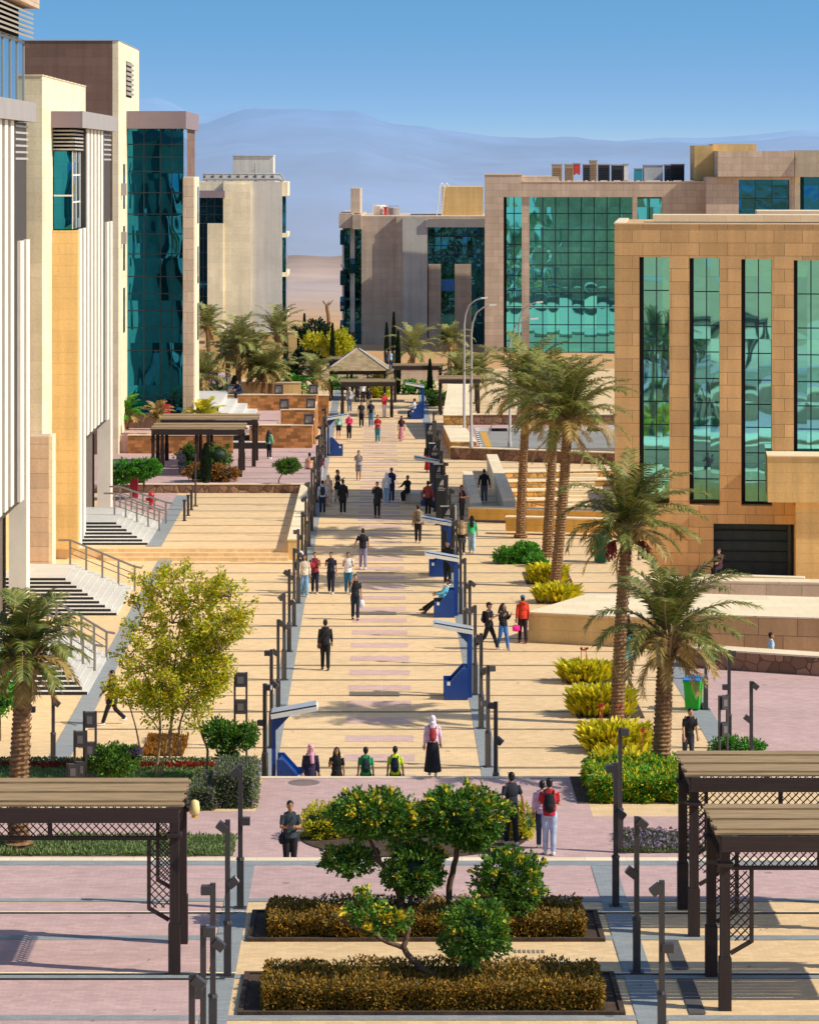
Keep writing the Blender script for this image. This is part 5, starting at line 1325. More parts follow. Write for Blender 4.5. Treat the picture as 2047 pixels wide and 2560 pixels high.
# gazebo
g=G(753,840); r=thing('gazebo','square gazebo with hipped grey shingle roof at the far end of the walk','gazebo',g)
m=MB(); a=2.3; zt=2.25
m.add([(-a,-a,zt),(a,-a,zt),(a,a,zt),(-a,a,zt),(-.08,-.08,3.72),(.08,-.08,3.72),(.08,.08,3.72),(-.08,.08,3.72)],[(0,1,5,4),(1,2,6,5),(2,3,7,6),(3,0,4,7),(4,5,6,7),(0,3,2,1)]); m.build('roof',stone('grey_shingles','a8916c',.4,.14,.2,.01),r)
for sx,sy in ((-1,-1),(1,-1),(1,1),(-1,1)):
    m=MB(); m.bar((sx*a,sy*a,zt+.03),(sx*.08,sy*.08,3.75),.09,.06); m.build('ridge_cap',M['louvre'],r)
m=MB(); [m.box(-a+.25,a-.25,y-.06,y+.06,1.95,2.2) for y in (-a+.3,a-.3)]; [m.box(x-.06,x+.06,-a+.361,a-.361,1.95,2.2) for x in (-a+.3,a-.3)]; m.build('beam',M['beam'],r)
for sx in (-1,1):
    for sy in (-1,1): m=MB(); m.box(sx*2.-.09,sx*2.+.09,sy*2.-.09,sy*2.+.09,0,1.949); m.build('post',M['post'],r)
    m=MB(); m.box(sx*.75-.06,sx*.75+.06,-2.06,-1.94,0,1.949); m.build('post',M['post'],r)
# ================================================================== VEGETATION
def rnd(a,b): return R.uniform(a,b)
def sph():
    while True:
        v=Vector((rnd(-1,1),rnd(-1,1),rnd(-1,1)))
        if .05<v.length<=1: return v
def leaf(m,p,d,l,w,mi=0,n=None):
    """one small folded leaf: starts at p, points along d"""
    d=d.normalized(); n=n or sph(); a=d.cross(n)
    if a.length<1e-3: a=Vector((1,0,0))
    a=a.normalized()*w/2; up=d.cross(a).normalized()*w*.25
    m.add([p,p+d*l*.5+a+up,p+d*l,p+d*l*.5-a+up],[(0,1,2),(0,2,3)],mi)
def leaf_blob(m,c,r,n,size,mi=0,flowers=0,fm=1,clump=.16,rough=.12,shell=.55):
    """leaf clumps over and through an ellipsoid: uneven outline, gaps, lit and shaded sides"""
    c=Vector(c); nc=max(6,n//16); cs=[]
    for i in range(nc):
        v=sph(); u=v.normalized(); k=shell+(1-shell)*R.random()**.6
        k*=1+rough*noise.noise(u*2.3+c)*2
        cs.append((Vector((u.x*r[0],u.y*r[1],u.z*r[2]))*k,u))
    for i in range(n):
        q,u=R.choice(cs)
        p=c+q+sph()*clump
        d=(u*.9+sph()+Vector((0,0,.25)))
        leaf(m,p,d,size*rnd(.7,1.3),size*rnd(.45,.7),mi)
    top=[x for x in cs if x[1].z>-.2 ]
    for i in range(flowers):
        q,u=R.choice(top[:max(4,len(top)//4)])
        leaf(m,c+q*1.04+sph()*clump*.8,u+sph()*.8,size*rnd(.8,1.4),size*.8,fm)
def branch(m,pts,r0,r1,n=7,wob=.03):
    P=[]; k=5
    pts=[Vector(p) for p in pts]
    for a,b in zip(pts,pts[1:]):
        for i in range(k): P.append(a.lerp(b,i/k)+sph()*wob*(1 if i else .4))
    P.append(pts[-1]); N=len(P)-1
    # smooth once
    Q=[P[0]]+[(P[i-1]+P[i]*2+P[i+1])/4 for i in range(1,N)]+[P[-1]]
    m.tube(Q,[r0+(r1-r0)*i/N for i in range(N+1)],n)
def plant(name,label,cat,loc,group=None): return thing(name,label,cat,loc,0,group)

# ---- hedges in the two near planters
def hedge(label,x0,x1,y0,y1,zt,bed,n,seed):
    R.seed(seed)
    cx,cy=(x0+x1)/2,(y0+y1)/2
    r=plant('clipped_hedge',label,'hedge',(cx,cy,ZC),'bronze hedges in the front planters')
    m=MB(); hx,hy=(x1-x0)/2,(y1-y0)/2
    m.box(-hx+.1,hx-.1,-hy+.1,hy-.1,0,zt-.1); m.build('twigs_or_core',plain('dark_hedge_inside','1e170c',.95,.3),r)  # solid dark core put in to block light inside the hedge
    m=MB()
    for i in range(n):
        f=R.random()
        if f<.45: p=Vector((rnd(-hx,hx),rnd(-hy,hy),zt+rnd(-.12,.03))); u=Vector((0,0,1))
        elif f<.85: p=Vector((rnd(-hx,hx),-hy+rnd(-.03,.1),rnd(.02,zt))); u=Vector((0,-1,0))
        elif f<.93: p=Vector((hx-rnd(-.03,.1),rnd(-hy,hy),rnd(.02,zt))); u=Vector((1,0,0))
        else: p=Vector((-hx+rnd(-.03,.1),rnd(-hy,hy),rnd(.02,zt))); u=Vector((-1,0,0))
        q=p*1.7+Vector((seed,0,0)); b=noise.noise(q)*.09; p+=u*b
        leaf(m,p,u*.8+sph(),rnd(.05,.095),rnd(.03,.05))
    m.build('foliage',M['hedge'],r)
    # the planter: a sunk bed of dark soil with a kerb
    bx0,bx1,by0,by1=bed
    q=MB(); q.box(bx0,bx1,by0,by1,ZC,ZC+.035); tag(q.build('planting_bed',M['dirt']),kind='structure')
    q=MB(); w=.1
    q.box(bx0-w,bx1+w,by0-w,by0-.002,ZC,ZC+.07); q.box(bx0-w,bx1+w,by1+.002,by1+w,ZC,ZC+.07); q.box(bx0-w,bx0-.002,by0,by1,ZC,ZC+.07); q.box(bx1+.002,bx1+w,by0,by1,ZC,ZC+.07)
    tag(q.build('bed_kerb',M['dirt']),kind='structure')
hedge('front bronze clipped hedge nearest the camera under the leaning topiary',-2.1,3.98,55.55,57.5,.46,(-2.45,4.3,55.45,58.05),24000,1)
hedge('rear bronze clipped hedge under the three round topiary crowns',-2.18,4.02,60.75,62.55,.42,(-2.5,4.32,60.7,62.85),21000,2)

# ---- topiary trees in the planters
def topiary(label,base,trunks,crowns,sd,lm='topiary',group='sculpted topiary trees in the front planters'):
    R.seed(sd); r=plant('topiary_tree',label,'tree',base,group)
    for pts,ra,rb in trunks:
        m=MB(); branch(m,pts,ra,rb,7,.03); m.build('trunk',M['bark'],r)
    for c,rr,n,fl in crowns:
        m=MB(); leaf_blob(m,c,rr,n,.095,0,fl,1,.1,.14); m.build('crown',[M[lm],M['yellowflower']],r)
        q=MB(); q.ell(c,[x*.5 for x in rr],12,8); q.build('dark_core',M['darkleaf'],r) if max(rr)>.5 else None  # solid dark ellipsoid added to darken the inside of the crown
    return r
def at(x,y,Y,b): return Vector((PX(x,Y)-b[0],Y-b[1],PZ(y,Y)-b[2]))
Y=61.7; b=(PX(855,Y),Y,ZC)
topiary('leaning topiary with three broad crowns on forked branches, left in the rear hedge',b,
   [([(0,0,.1),at(830,1850,Y,b),at(800,1815,Y,b),at(765,1795,Y,b)],.06,.04),([at(800,1815,Y,b),at(775,1760,Y,b),at(760,1730,Y,b)],.045,.025),([(0,0,.1),at(868,1870,Y,b),at(866,1840,Y,b)],.05,.035),([(0,.05,.1),at(840,1855,Y,b),at(845,1790,Y,b),at(815,1720,Y,b)],.045,.02)],
   [(at(785,1714,Y,b),(.88,.6,.44),4600,340),(at(733,1812,Y,b),(.54,.4,.27),1700,50),(at(868,1830,Y,b),(.62,.5,.50),3400,120),(at(845,1752,Y,b),(.36,.4,.24),700,20)],11)
Y=61.9; b=(PX(945,Y),Y,ZC)
topiary('topiary with wide flat dark green crown on one slim trunk, middle of the rear hedge',b,
   [([(0,0,.1),at(948,1850,Y,b),at(960,1810,Y,b),at(962,1770,Y,b)],.07,.05)],
   [(at(968,1718,Y,b),(.96,.75,.56),6200,240),(at(1000,1755,Y,b),(.5,.5,.26),1200,30)],12)
Y=61.2; b=(PX(1080,Y),Y,ZC)
topiary('round bushy topiary on the right of the rear hedge, dotted with yellow blossom',b,
   [([(0,0,.05),at(1078,1930,Y,b),at(1072,1890,Y,b)],.06,.04)],
   [(at(1073,1860,Y,b),(.64,.6,.68),4500,240)],13)
Y=56.6; b=(PX(935,Y),Y,ZC)
topiary('twisted topiary leaning both ways from the front hedge, sparse left branch and round right crown',b,
   [([(-.0,0,.3),at(900,2048,Y,b),at(868,2020,Y,b),at(850,1995,Y,b),at(855,1975,Y,b)],.07,.05),([at(850,1995,Y,b),at(800,1975,Y,b),at(750,1955,Y,b),at(722,1935,Y,b)],.045,.025),([at(855,1975,Y,b),at(862,1955,Y,b),at(845,1938,Y,b)],.045,.02),
    ([(.15,0,.3),at(972,2040,Y,b),at(998,2015,Y,b)],.05,.03),([at(985,2070,Y,b),at(990,2040,Y,b),at(1003,2000,Y,b)],.06,.04)],
   [(at(765,1915,Y,b),(.42,.4,.2),420,60),(at(812,1938,Y,b),(.5,.4,.24),620,160),(at(1000,1958,Y,b),(.60,.56,.56),3800,100),(at(772,1885,Y,b),(.16,.2,.12),90,20)],14,'lime' if False else 'topiary')

# ---- generic bushes
def bush(name,label,loc,blobs,mats,size=.09,cat='shrub',group=None,stem=None,sd=1,clump=.12,core=True,rough=.15):
    R.seed(sd); r=plant(name,label,cat,loc,group)
    mats=mats if isinstance(mats,list) else [mats]
    m=MB()
    for c,rr,n,fl in blobs: leaf_blob(m,c,rr,n,size,0,fl,len(mats)-1,clump,rough)
    m.build('foliage',[M[x] for x in mats],r)
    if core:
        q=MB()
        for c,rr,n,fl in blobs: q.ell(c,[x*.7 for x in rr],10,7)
        q.build('dark_core',M['darkleaf'],r)  # dark ellipsoids added as the shaded inside of the bush
    if stem:
        q=MB()
        for p,ra,rb in stem: branch(q,p,ra,rb,6,.02)
        q.build('stem',M['bark'],r)
    return r
# round bed on the middle terrace behind the topiaries
g=G(862,1762,ZB); 
m=MB(); pts=[(2.75*math.cos(2*PI*i/48),2.3*math.sin(2*PI*i/48)) for i in range(48)]; m.prism(pts,0,.03); o=m.build('planting_bed',M['dirt'],None,g+Vector((.1,.0,.0))); o['kind']='structure'
bush('round_shrub','low yellow green shrub at the left of the round bed behind the topiaries',G(672,1765,ZB),[((.0,0,.38),(.5,.5,.42),1900,60),((.45,.1,.42),(.45,.5,.4),1300,40)],['lime','yellowflower'],.08,sd=3)
bush('round_shrub','low yellow green shrub at the right of the round bed, behind the man in black',G(1100,1765,ZB),[((0,0,.38),(.36,.4,.42),1500,40)],['lime','yellowflower'],.08,sd=4)
bush('round_shrub','dark green shrub in the middle of the round bed, mostly hidden by topiary crowns',G(880,1755,ZB),[((-1,0,.4),(.8,.5,.4),1800,10),((.6,0,.4),(.9,.5,.4),1800,10)],['topiary','yellowflower'],.09,sd=5)

# ---- canna clumps (upright blades)
def canna(label,loc,rx,ry,h,n,sd,fl=2):
    R.seed(sd); r=plant('canna_clump',label,'plant',loc,'yellow leaved canna beds by the palms'); h*=1.3; n=int(n*1.5)
    m=MB()
    for i in range(n):
        a=rnd(0,2*PI); k=R.random()**.5
        p=Vector((rx*k*math.cos(a),ry*k*math.sin(a),rnd(0,h*.55)))
        d=Vector((math.cos(a)*k*.8,math.sin(a)*k*.8-.15,1.5))+sph()*.65
        d.normalize(); l=rnd(.26,.5); w=rnd(.08,.14); s=d.cross(sph()).normalized()*w/2; bend=Vector((d.x,d.y,-.25))*l*.3
        m.add([p,p+d*l*.4+s,p+d*l*.78+s*.75+bend*.4,p+d*l+bend,p+d*l*.78-s*.75+bend*.4,p+d*l*.4-s],[(0,1,5),(1,2,4,5),(2,3,4)])
    m.build('foliage',M['canna'],r)
    m=MB()
    for i in range(70):
        a=rnd(0,2*PI); k=R.random()**.5; p=Vector((rx*k*math.cos(a),ry*k*math.sin(a),0)); m.tube([p,p+Vector((rnd(-.1,.1),rnd(-.1,.1),h*.7))],[.018,.01],4)
    m.build('stems',M['palebark'],r)
    for i in range(fl):
        m=MB(); p=Vector((rnd(-rx*.6,rx),rnd(-.3,.2),h)); m.tube([p-Vector((0,0,.4)),p+Vector((0,0,.25))],.012,4); 
        for k in range(9): leaf(m,p+Vector((0,0,.25)),sph()+Vector((0,0,.5)),.14,.07)
        m.build('flower_spike',M['redflower'],r)
canna('farthest of four yellow canna clumps beside the near palms',G(1232,1436),.80,.5,.62,620,21)
canna('second of four yellow canna clumps, left of the tall palm trunk',G(1265,1505),.95,.6,.9,900,22)
canna('third yellow canna clump at the foot of the tall palm',G(1294,1580),.95,.6,.8,900,23,3)
canna('nearest yellow canna clump behind the clipped green hedge',G(1318,1655),.85,.7,1.0,900,24,1)
canna('small yellow canna clump at the foot of the three slim palms',G(1150,1228),.72,.5,.75,520,25,0)
canna('bright yellow canna clump in front of the three slim palms',G(1172,1268),.82,.5,.62,620,26,0)
for i,(xa,xb,ya,yb) in enumerate(((1195,1290,1405,1442),(1215,1330,1470,1512),(1240,1365,1545,1588),(1108,1190,1205,1230),(1130,1216,1248,1270))):
    A=G(xa,yb); B=G(xb,ya); m=MB(); m.box(A.x,B.x+.1,A.y-.05,B.y,.0,.03); tag(m.build('planting_bed',M['dirt']),kind='structure')
bush('green_bush','bright green bush at the foot of the slim palms',G(1092,1186),[((-.45,0,.3),(.6,.5,.36),1700,0),((.35,.2,.42),(.6,.6,.45),2200,0),((.75,-1.0,.2),(.45,.5,.3),900,0)],'bright',.12,sd=31)
# clipped green hedge box round the foot of the near palm, on the middle terrace
R.seed(33); g=G(1335,1690,ZB); r=plant('box_hedge','bright green clipped hedge round the foot of the thick near palm','hedge',g)
m=MB(); m.box(-.95,1.2,0,2.9,0,.5); m.build('twigs_or_core',M['darkleaf'],r)  # solid dark block added as the shaded inside of this hedge
m=MB()
for i in range(8500):
    if R.random()<.5: p=Vector((rnd(-1,1.3),rnd(-.05,3),.55+rnd(-.08,.06))); u=Vector((0,0,1))
    elif R.random()<.75: p=Vector((rnd(-1,1.3),rnd(-.08,.06),rnd(0,.58))); u=Vector((0,-1,0))
    else: p=Vector((-1+rnd(-.06,.06),rnd(0,3),rnd(0,.58))); u=Vector((-1,0,0))
    p=p+u*(noise.noise(p*2.1)*.16)+sph()*.05; leaf(m,p,u+sph(),rnd(.08,.16),rnd(.045,.08),R.random()<.4)
m.build('foliage',[M['bright'],M['canna']],r)
m=MB(); m.box(g.x-1.45,g.x+1.35,g.y-.15,g.y+3.2,ZB,ZB+.03); tag(m.build('planting_bed',M['dirt']),kind='structure')
bush('flower_bush','low dark green flower bush with a few pink blooms above the upper right pergola',G(1558,1592),[((-.4,0,.25),(.5,.4,.3),1300,0),((.3,0,.22),(.45,.4,.26),1000,60)],['bright','purple'],.09,sd=35)
# ---- flat planting: lawn strips and flower patches
def lawn(name,label,xa,xb,y0,y1,z,n,mats,h=.12,cat='grass',fl=0,core='4a6a2c'):
    R.seed(hash(label)%1000 if False else len(label)*7)
    m=MB(); zz=z+.012
    for i in range(n):
        p=Vector((rnd(xa,xb),rnd(y0,y1),zz+rnd(0,.06))); k=.6+.5*noise.noise(p*1.3)
        leaf(m,p,Vector((0,-.2,1))+sph()*.7,h*rnd(.7,1.4)*k,.05,0)
    for i in range(fl):
        p=Vector((rnd(xa,xb),rnd(y0,y1),zz+h)); leaf(m,p,sph()+Vector((0,0,.5)),.08,.06,1)
    m.sheet(xa,xb,y0,y1,zz,2)
    o=m.build(name,[M[x] for x in (mats+[mats[0]])[:2]]+[plain('soil_'+core,core,.95,.3,5)])
    return tag(o,label,cat,kind='stuff')
ya=GY(1803,ZB); yb=GY(1766,ZB)
lawn('ground_cover','low green ground cover strip along the terrace edge behind the left pergola',-16,-3.45,ya,yb,ZB,14000,['grass','purple'],.16)
ya=GY(1662,ZB); yb=GY(1632,ZB)
lawn('grass_strip','green grass strip under the yellow tree at the left',-12,-3.4,ya,ya+2.6,ZB,9000,['grass','redflower'],.13,fl=0)
lawn('flower_border','red flower border along the far edge of the left grass strip',-12,-4.2,ya+2.6,ya+3.1,ZB,3500,['redflower','sage'],.2,cat='flowers',fl=1500,core='5a4028')
A=G(1306,1797,ZB); B=G(1432,1766,ZB)
lawn('flower_patch','mauve and green flower patch behind the near lamp posts on the right',A.x,B.x+.4,A.y,A.y+2.2,ZB,3600,['sage','purple'],.12,cat='flowers',fl=350,core='5c5a3c')
A=G(1520,1697,ZB)
lawn('flower_border','red and green flower border seen through the upper right pergola',A.x,A.x+4.5,74.6,76.2,ZB,4200,['bright','redflower'],.25,cat='flowers',fl=3200,core='4a3a24')
A=G(300,1592); B=G(405,1553)
lawn('ground_cover_bed','rust coloured ground cover bed behind the yellow tree stems',A.x,B.x-.1,A.y,B.y,0,4200,['rust','hedge'],.17,cat='plants',core='5a4020')
for k,(xa,xb,y,h,lab,mats) in enumerate(((400,450,1706,.5,'sage green clipped shrub block right of the left pergola roof',['sage','purple']),(450,535,1702,.85,'larger grey mauve clipped shrub block by the corner lamp post',['sage','purple']))):
    R.seed(50+k); g=G((xa+xb)/2,y,ZB); hw=(PX(xb,g.y)-PX(xa,g.y))/2; r=plant('clipped_shrub',lab,'shrub',g,'mauve shrub blocks')
    m=MB(); m.box(-hw+.06,hw-.06,.1,2.2,0,h-.06); m.build('twigs_or_core',M['darkleaf'],r); m=MB()  # dark block added for the shade within the shrub
    for i in range(3800):
        f=R.random()
        if f<.5: p=Vector((rnd(-hw,hw),rnd(0,2.3),h+rnd(-.08,.04))); u=Vector((0,0,1))
        elif f<.85: p=Vector((rnd(-hw,hw),rnd(-.04,.08),rnd(0,h))); u=Vector((0,-1,0))
        else: p=Vector((hw+rnd(-.06,.05),rnd(0,2.3),rnd(0,h))); u=Vector((1,0,0))
        leaf(m,p,u+sph(),rnd(.06,.1),rnd(.03,.055),0 if R.random()>.12 else 1)
    m.build('foliage',[M[x] for x in mats],r)

# ---- yellow flowering tree on the left
R.seed(61); Y=GY(1642,ZB); b=(PX(345,Y),Y,ZB); r=plant('yellow_flowering_tree','tall airy tree with yellow green leaves on several thin stems','tree',b)
st=[([at(330,1640,Y,b),at(336,1560,Y,b),at(338,1450,Y,b),at(330,1350,Y,b)],.05,.02),([at(335,1640,Y,b),at(352,1560,Y,b),at(372,1480,Y,b),at(400,1370,Y,b),at(420,1280,Y,b)],.045,.015),
    ([at(358,1600,Y,b),at(360,1540,Y,b),at(365,1440,Y,b),at(380,1300,Y,b),at(390,1230,Y,b)],.045,.012),([at(374,1590,Y,b),at(380,1520,Y,b),at(430,1400,Y,b),at(470,1300,Y,b)],.04,.012),
    ([at(437,1642,Y,b),at(438,1580,Y,b),at(425,1540,Y,b),at(410,1480,Y,b),at(440,1380,Y,b)],.045,.015),([at(336,1540,Y,b),at(300,1490,Y,b),at(262,1470,Y,b)],.02,.008),([at(425,1540,Y,b),at(390,1520,Y,b),at(345,1505,Y,b)],.02,.008)]
for p,ra,rb in st: m=MB(); branch(m,p,ra,rb,6,.05); m.build('stem',M['palebark'],r)
m=MB(); tips=[]
def twig(a,d,l,dep):
    e=a+d*l; m.tube([a,a+d*l*.5+sph()*.03,e],[.012*dep,.009*dep,.006*dep],4)
    tips.append((e,d)); tips.append((a.lerp(e,.6),d))
    if dep>1:
        for k in range(3): twig(a.lerp(e,rnd(.4,1)),(d+sph()*.9+Vector((0,0,.15))).normalized(),l*rnd(.5,.75),dep-1)
ends=[at(x,y,Y,b)+Vector((0,rnd(-.7,.7),0)) for x,y in ((330,1350),(300,1300),(340,1260),(385,1230),(420,1280),(470,1300),(440,1250),(490,1250),(500,1310),(440,1380),(400,1400),(350,1400),(300,1420),(290,1360),(380,1460),(430,1440),(340,1480),(470,1360),(410,1330),(360,1320),(450,1460))]
for e in ends:
    for k in range(4): twig(e,(Vector((rnd(-1,1),rnd(-1,1),rnd(-.2,1)))).normalized(),rnd(.35,.7),2)
m.build('twigs_or_core',M['palebark'],r)
m=MB()
for p,d in tips:
    for k in range(13): leaf(m,p+sph()*.14,d*.5+sph(),rnd(.07,.13),rnd(.045,.075),0)
for (x,y,rx,ry,n) in ((400,1440,85,70,5200),(440,1400,55,60,2600),(345,1470,50,45,1700),(410,1250,70,35,1400),(315,1395,55,35,1100),(430,1330,60,45,1700),(480,1300,48,45,1000),(390,1380,80,50,1900),(365,1210,40,14,180),(300,1215,12,16,60),(505,1310,35,30,380),(280,1475,45,22,360),(400,1500,45,40,700),(345,1250,40,35,450),(510,1240,15,10,60),(290,1330,35,30,300)):
    s=Y/F; leaf_blob(m,at(x,y,Y,b)+Vector((0,rnd(-.2,.2),0)),(rx*s,.7,ry*s),int(n*.42),.11,0,0,0,.2,.2,.25)
m.build('crown',M['lime'],r)
# low leafy branches to the left of the stems
bush('leafy_shrub','small leafy branch clump in front of the walking man at the left',G(262,1600,ZB),[(Vector((-.1,0,2.0)),(.45,.3,.22),420,0),(Vector((.35,0,1.85)),(.4,.3,.3),420,0)],['lime'],.12,stem=[([(.5,0,0),(.3,0,1),(0,0,1.9)],.03,.015)],sd=64,core=False,clump=.15)
# mushroom topiary with leafy trunk and the bush right of the lights
g=G(482,1645,ZB); bush('mushroom_topiary','mushroom shaped topiary with ivy clad trunk left of the lamp row',g,[((0,0,.45),(.26,.26,.5),1500,0),((-.1,0,1.2),(.5,.45,.34),2100,0),((.4,0,1.2),(.36,.4,.3),1500,0),((-.35,0,1.3),(.35,.35,.3),900,0)],['topiary'],.09,cat='tree',sd=65)
g=G(228,1665,ZB); bush('mushroom_topiary','dark round topiary on a short trunk with mauve blossom, beside the stepped lights',g,[((.12,0,.78),(.68,.5,.36),3600,0),((.62,0,.95),(.22,.25,.2),500,260)],['topiary','purple'],.09,cat='tree',stem=[([(0,0,0),(0,0,.3),(.05,0,.6)],.16,.12)],sd=66)
bush('leafy_shrub','bright green leaves at the left edge behind the palm trunk',G(0,1560,0),[((-.1,0,2.2),(.6,.5,.55),900,0),((.1,0,1.25),(.4,.4,.4),500,0)],['bright'],.16,stem=[([(0,0,0),(0,0,1.2),(-.1,0,2.)],.05,.03)],sd=67,clump=.18)
g=G(606,1020,T1); bush('lollipop_tree','small round crowned tree on a thin bent trunk at the edge of the left terrace',g,[((0,0,.95),(.62,.5,.36),2200,0)],['topiary'],.11,cat='tree',stem=[([(-.5,0,0),(-.42,0,.35),(-.15,0,.7)],.035,.03)],sd=68)
g=G(272,1035,T1); bush('round_shrub','yellow green rounded shrub tree left of the lower pergola on the terrace',g,[((.8,0,1.15),(.85,.7,.5),2600,0),((-.5,0,1.0),(.8,.8,.6),1900,0)],['bright'],.13,cat='shrub',stem=[([(.8,0,0),(.75,0,.5),(.8,0,1)],.06,.05)],sd=69)
bush('round_shrub','very dark green shrub by the fins of the finned building',G(262,1040,TL),[((0,1,.6),(.8,.6,.7),1600,0)],['darkleaf'],.13,sd=70)
bush('round_shrub','rust and green planting inside the lower terrace pergola',G(440,1020,T1),[((-.6,1.5,.45),(.8,.6,.5),1500,0),((.6,1.5,.4),(1.0,.6,.45),1800,0)],['rust'],.12,sd=71)
bush('round_shrub','greenery at the back of the lower terrace pergola',G(420,990,T1),[((-.6,1.5,.6),(.8,.6,.7),1500,0),((.9,1.5,.6),(.8,.6,.7),1300,0)],['topiary'],.12,sd=72)
def cypress(label,x,y,z,h,w,sd):
    R.seed(sd); g=G(x,y,z); r=plant('cypress_tree',label,'tree',g,'slim cypress trees'); m=MB()
    for i in range(int(900*h)):
        t=R.random(); k=w*math.sin(PI*min(1,t*.9+.1))**.6*(1-t*.55); a=rnd(0,2*PI); p=Vector((k*math.cos(a),k*math.sin(a),.1+h*t)); leaf(m,p,Vector((math.cos(a)*.4,math.sin(a)*.4,1))+sph()*.3,.16,.06)
    m.build('crown',M['darkleaf'],r); m=MB(); m.tube([(0,0,0),(0,0,h*.5),(0,0,h*.95)],[w*.5,w*.55,.02],7); m.build('trunk',M['darkleaf'],r)
cypress('slim cypress behind the upper terrace pergola on the left',432,930,T1,2.3,.26,80)
cypress('short cypress inside the lower terrace pergola',434,1018,T1,1.9,.32,81)
cypress('small cypress on the low reddish wall far left',494,826,2.5,.9,.25,82)
for i,(x,y,h) in enumerate(((700,800,4.4),(829,772,4.5),(814,772,3.6),(838,830,4.6),(905,848,3.),(960,860,3.0),(602,800,4.2),(641,760,4.))):
    cypress('thin far cypress, %s from the left at the end of the walk'%('third','fifth','fourth','sixth','seventh','eighth','first','second')[i],x,y,0,h,.2,83+i)

# ---- date palms
def frond(m,mi,o,az,el,L,droop,lw,nl,lf,wind=0.,dry=False):
    """one feather frond: curved rib with paired leaflets"""
    P=[]; p=Vector(o); e=el; h=Vector((math.cos(az),math.sin(az),0)); n=14
    for i in range(n+1):
        t=i/n; P.append(p.copy())
        d=h*math.cos(e)+Vector((0,0,math.sin(e)))+Vector((wind*t,0,-abs(wind)*.12*t)); d.normalize()
        p=p+d*L/n; e-=droop/n*(.5+1.2*t)
    m.tube(P[::2]+([P[-1]] if n%2 else []),[.035*(1-.85*i/(n/2)) for i in range(n//2+1)],4,2)
    side0=h.cross(Vector((0,0,1))).normalized()
    for k in range(nl):
        t=.14+.86*k/nl; f=t*n; i=min(n-1,int(f)); q=P[i].lerp(P[i+1],f-i); d=(P[i+1]-P[i]).normalized()
        up=side0.cross(d).normalized()
        if up.z<0: up=-up
        ll=lf*(.35+.65*math.sin(PI*min(1,t*.85+.1))**.7)*rnd(.85,1.15)
        for s in (-1,1):
            v=(side0*s*.72+d*.62+up*rnd(.05,.4)+Vector((wind*.3,0,-.12-.25*R.random()))).normalized()
            e2=q+v*ll; w=d*lw*.5; mid=q.lerp(e2,.5)+Vector((0,0,.02))
            m.add([q-w*.6,q+w*.6,mid+w,e2+Vector((0,0,-ll*.12)),mid-w],[(0,1,2,4),(4,2,3)],mi)
def palm(label,base,top,r0,r1,L,nf,sd,wind=0.,group='date palms',mats=('palmleaf','palmdry'),lw=.05,nl=46,lf=.5,name='date_palm',dates=False,bend=0.):
    R.seed(sd); b=Vector(base); H=Vector(top)-b; r=plant(name,label,'palm',b,group)
    # trunk: rings of cut leaf bases
    m=MB(); n=max(8,int(H.length/.11)); pts=[]; rr=[]
    for i in range(n+1):
        t=i/n; c=H*t+Vector((bend*math.sin(PI*t),0,0))+Vector((math.sin(t*5+sd)*.03,0,0)); ra=r0+(r1-r0)*t+(.09 if t<.03 else 0)
        pts+= [c,c+H.normalized()*.07]; rr+=[ra*.9,ra*1.1]
    m.tube(pts,rr,10,smooth=False)
    for i in range(n):          # rough diamond stubs
        t=(i+.5)/n; c=H*t+Vector((bend*math.sin(PI*t),0,0)); ra=r0+(r1-r0)*t
        for k in range(7):
            a=2*PI*(k+.5*(i%2))/7+rnd(-.15,.15); u=Vector((math.cos(a),math.sin(a),0)); p=c+u*ra*.95; s=u.cross(Vector((0,0,1)))*.06
            m.add([p-s,p+s,p+u*.05+Vector((0,0,.08))],[(0,1,2)])
    m.build('trunk',M['trunk'],r)
    # boot of old leaf stalks
    m=MB()
    for k in range(34):
        a=rnd(0,2*PI); u=Vector((math.cos(a),math.sin(a),0)); p=H+u*r1*.8-Vector((0,0,rnd(.0,.5))); e=p+u*rnd(.2,.5)+Vector((0,0,rnd(.2,.65)))
        m.tube([p,p.lerp(e,.5)+Vector((0,0,.05)),e],[.05,.04,.02],5)
    m.build('leaf_stalks',M['palebark'],r)
    m=MB()
    for k in range(nf):
        t=k/nf; el=rad(88-t*80+rnd(-9,9)); az=k*2.39996+rnd(-.2,.2)
        frond(m,0 if (t<.8 or R.random()<.4) else 1,H+Vector((0,0,.1*(1-t))),az,el,L*rnd(.8,1.1)*(.8+.3*math.sin(PI*min(1,t+.2))),rad(58+42*t+rnd(-10,15)),lw,nl,lf,wind)
    for k in range(max(3,nf//6)):      # dead fronds hanging under the crown
        frond(m,1,H-Vector((0,0,rnd(.1,.35))),rnd(0,2*PI),rad(rnd(-48,-5)),L*rnd(.45,.75),rad(rnd(50,80)),lw*.8,int(nl*.6),lf*.7,wind*.5)
    m.build('crown',[M[mats[0]],M[mats[1]],M['palebark']],r)
    if dates:
        for k in range(4):
            a=rad((20,-40,200,150)[k]); q=H+Vector((math.cos(a)*.45,-.3,-.25)); m=MB()
            for j in range(34):
                e=q+Vector((math.cos(a)*.15+rnd(-.16,.16),rnd(-.16,.16),-rnd(.2,.6))); m.tube([q,q.lerp(e,.5)+Vector((0,0,.06)),e],[.008]*3,3)
                m.ell(e,(.025,.025,.035),5,4); m.ell(q.lerp(e,.7),(.025,.025,.035),5,4)
            m.build('date_cluster',plain('ripe_red_dates','8a3a34',.6,.2),r)
    return r
def palm_px(label,x,y,z,xt,yt,*a,**k):
    g=G(x,y,z); return palm(label,g,(PX(xt,g.y),g.y,PZ(yt,g.y)),*a,**k)
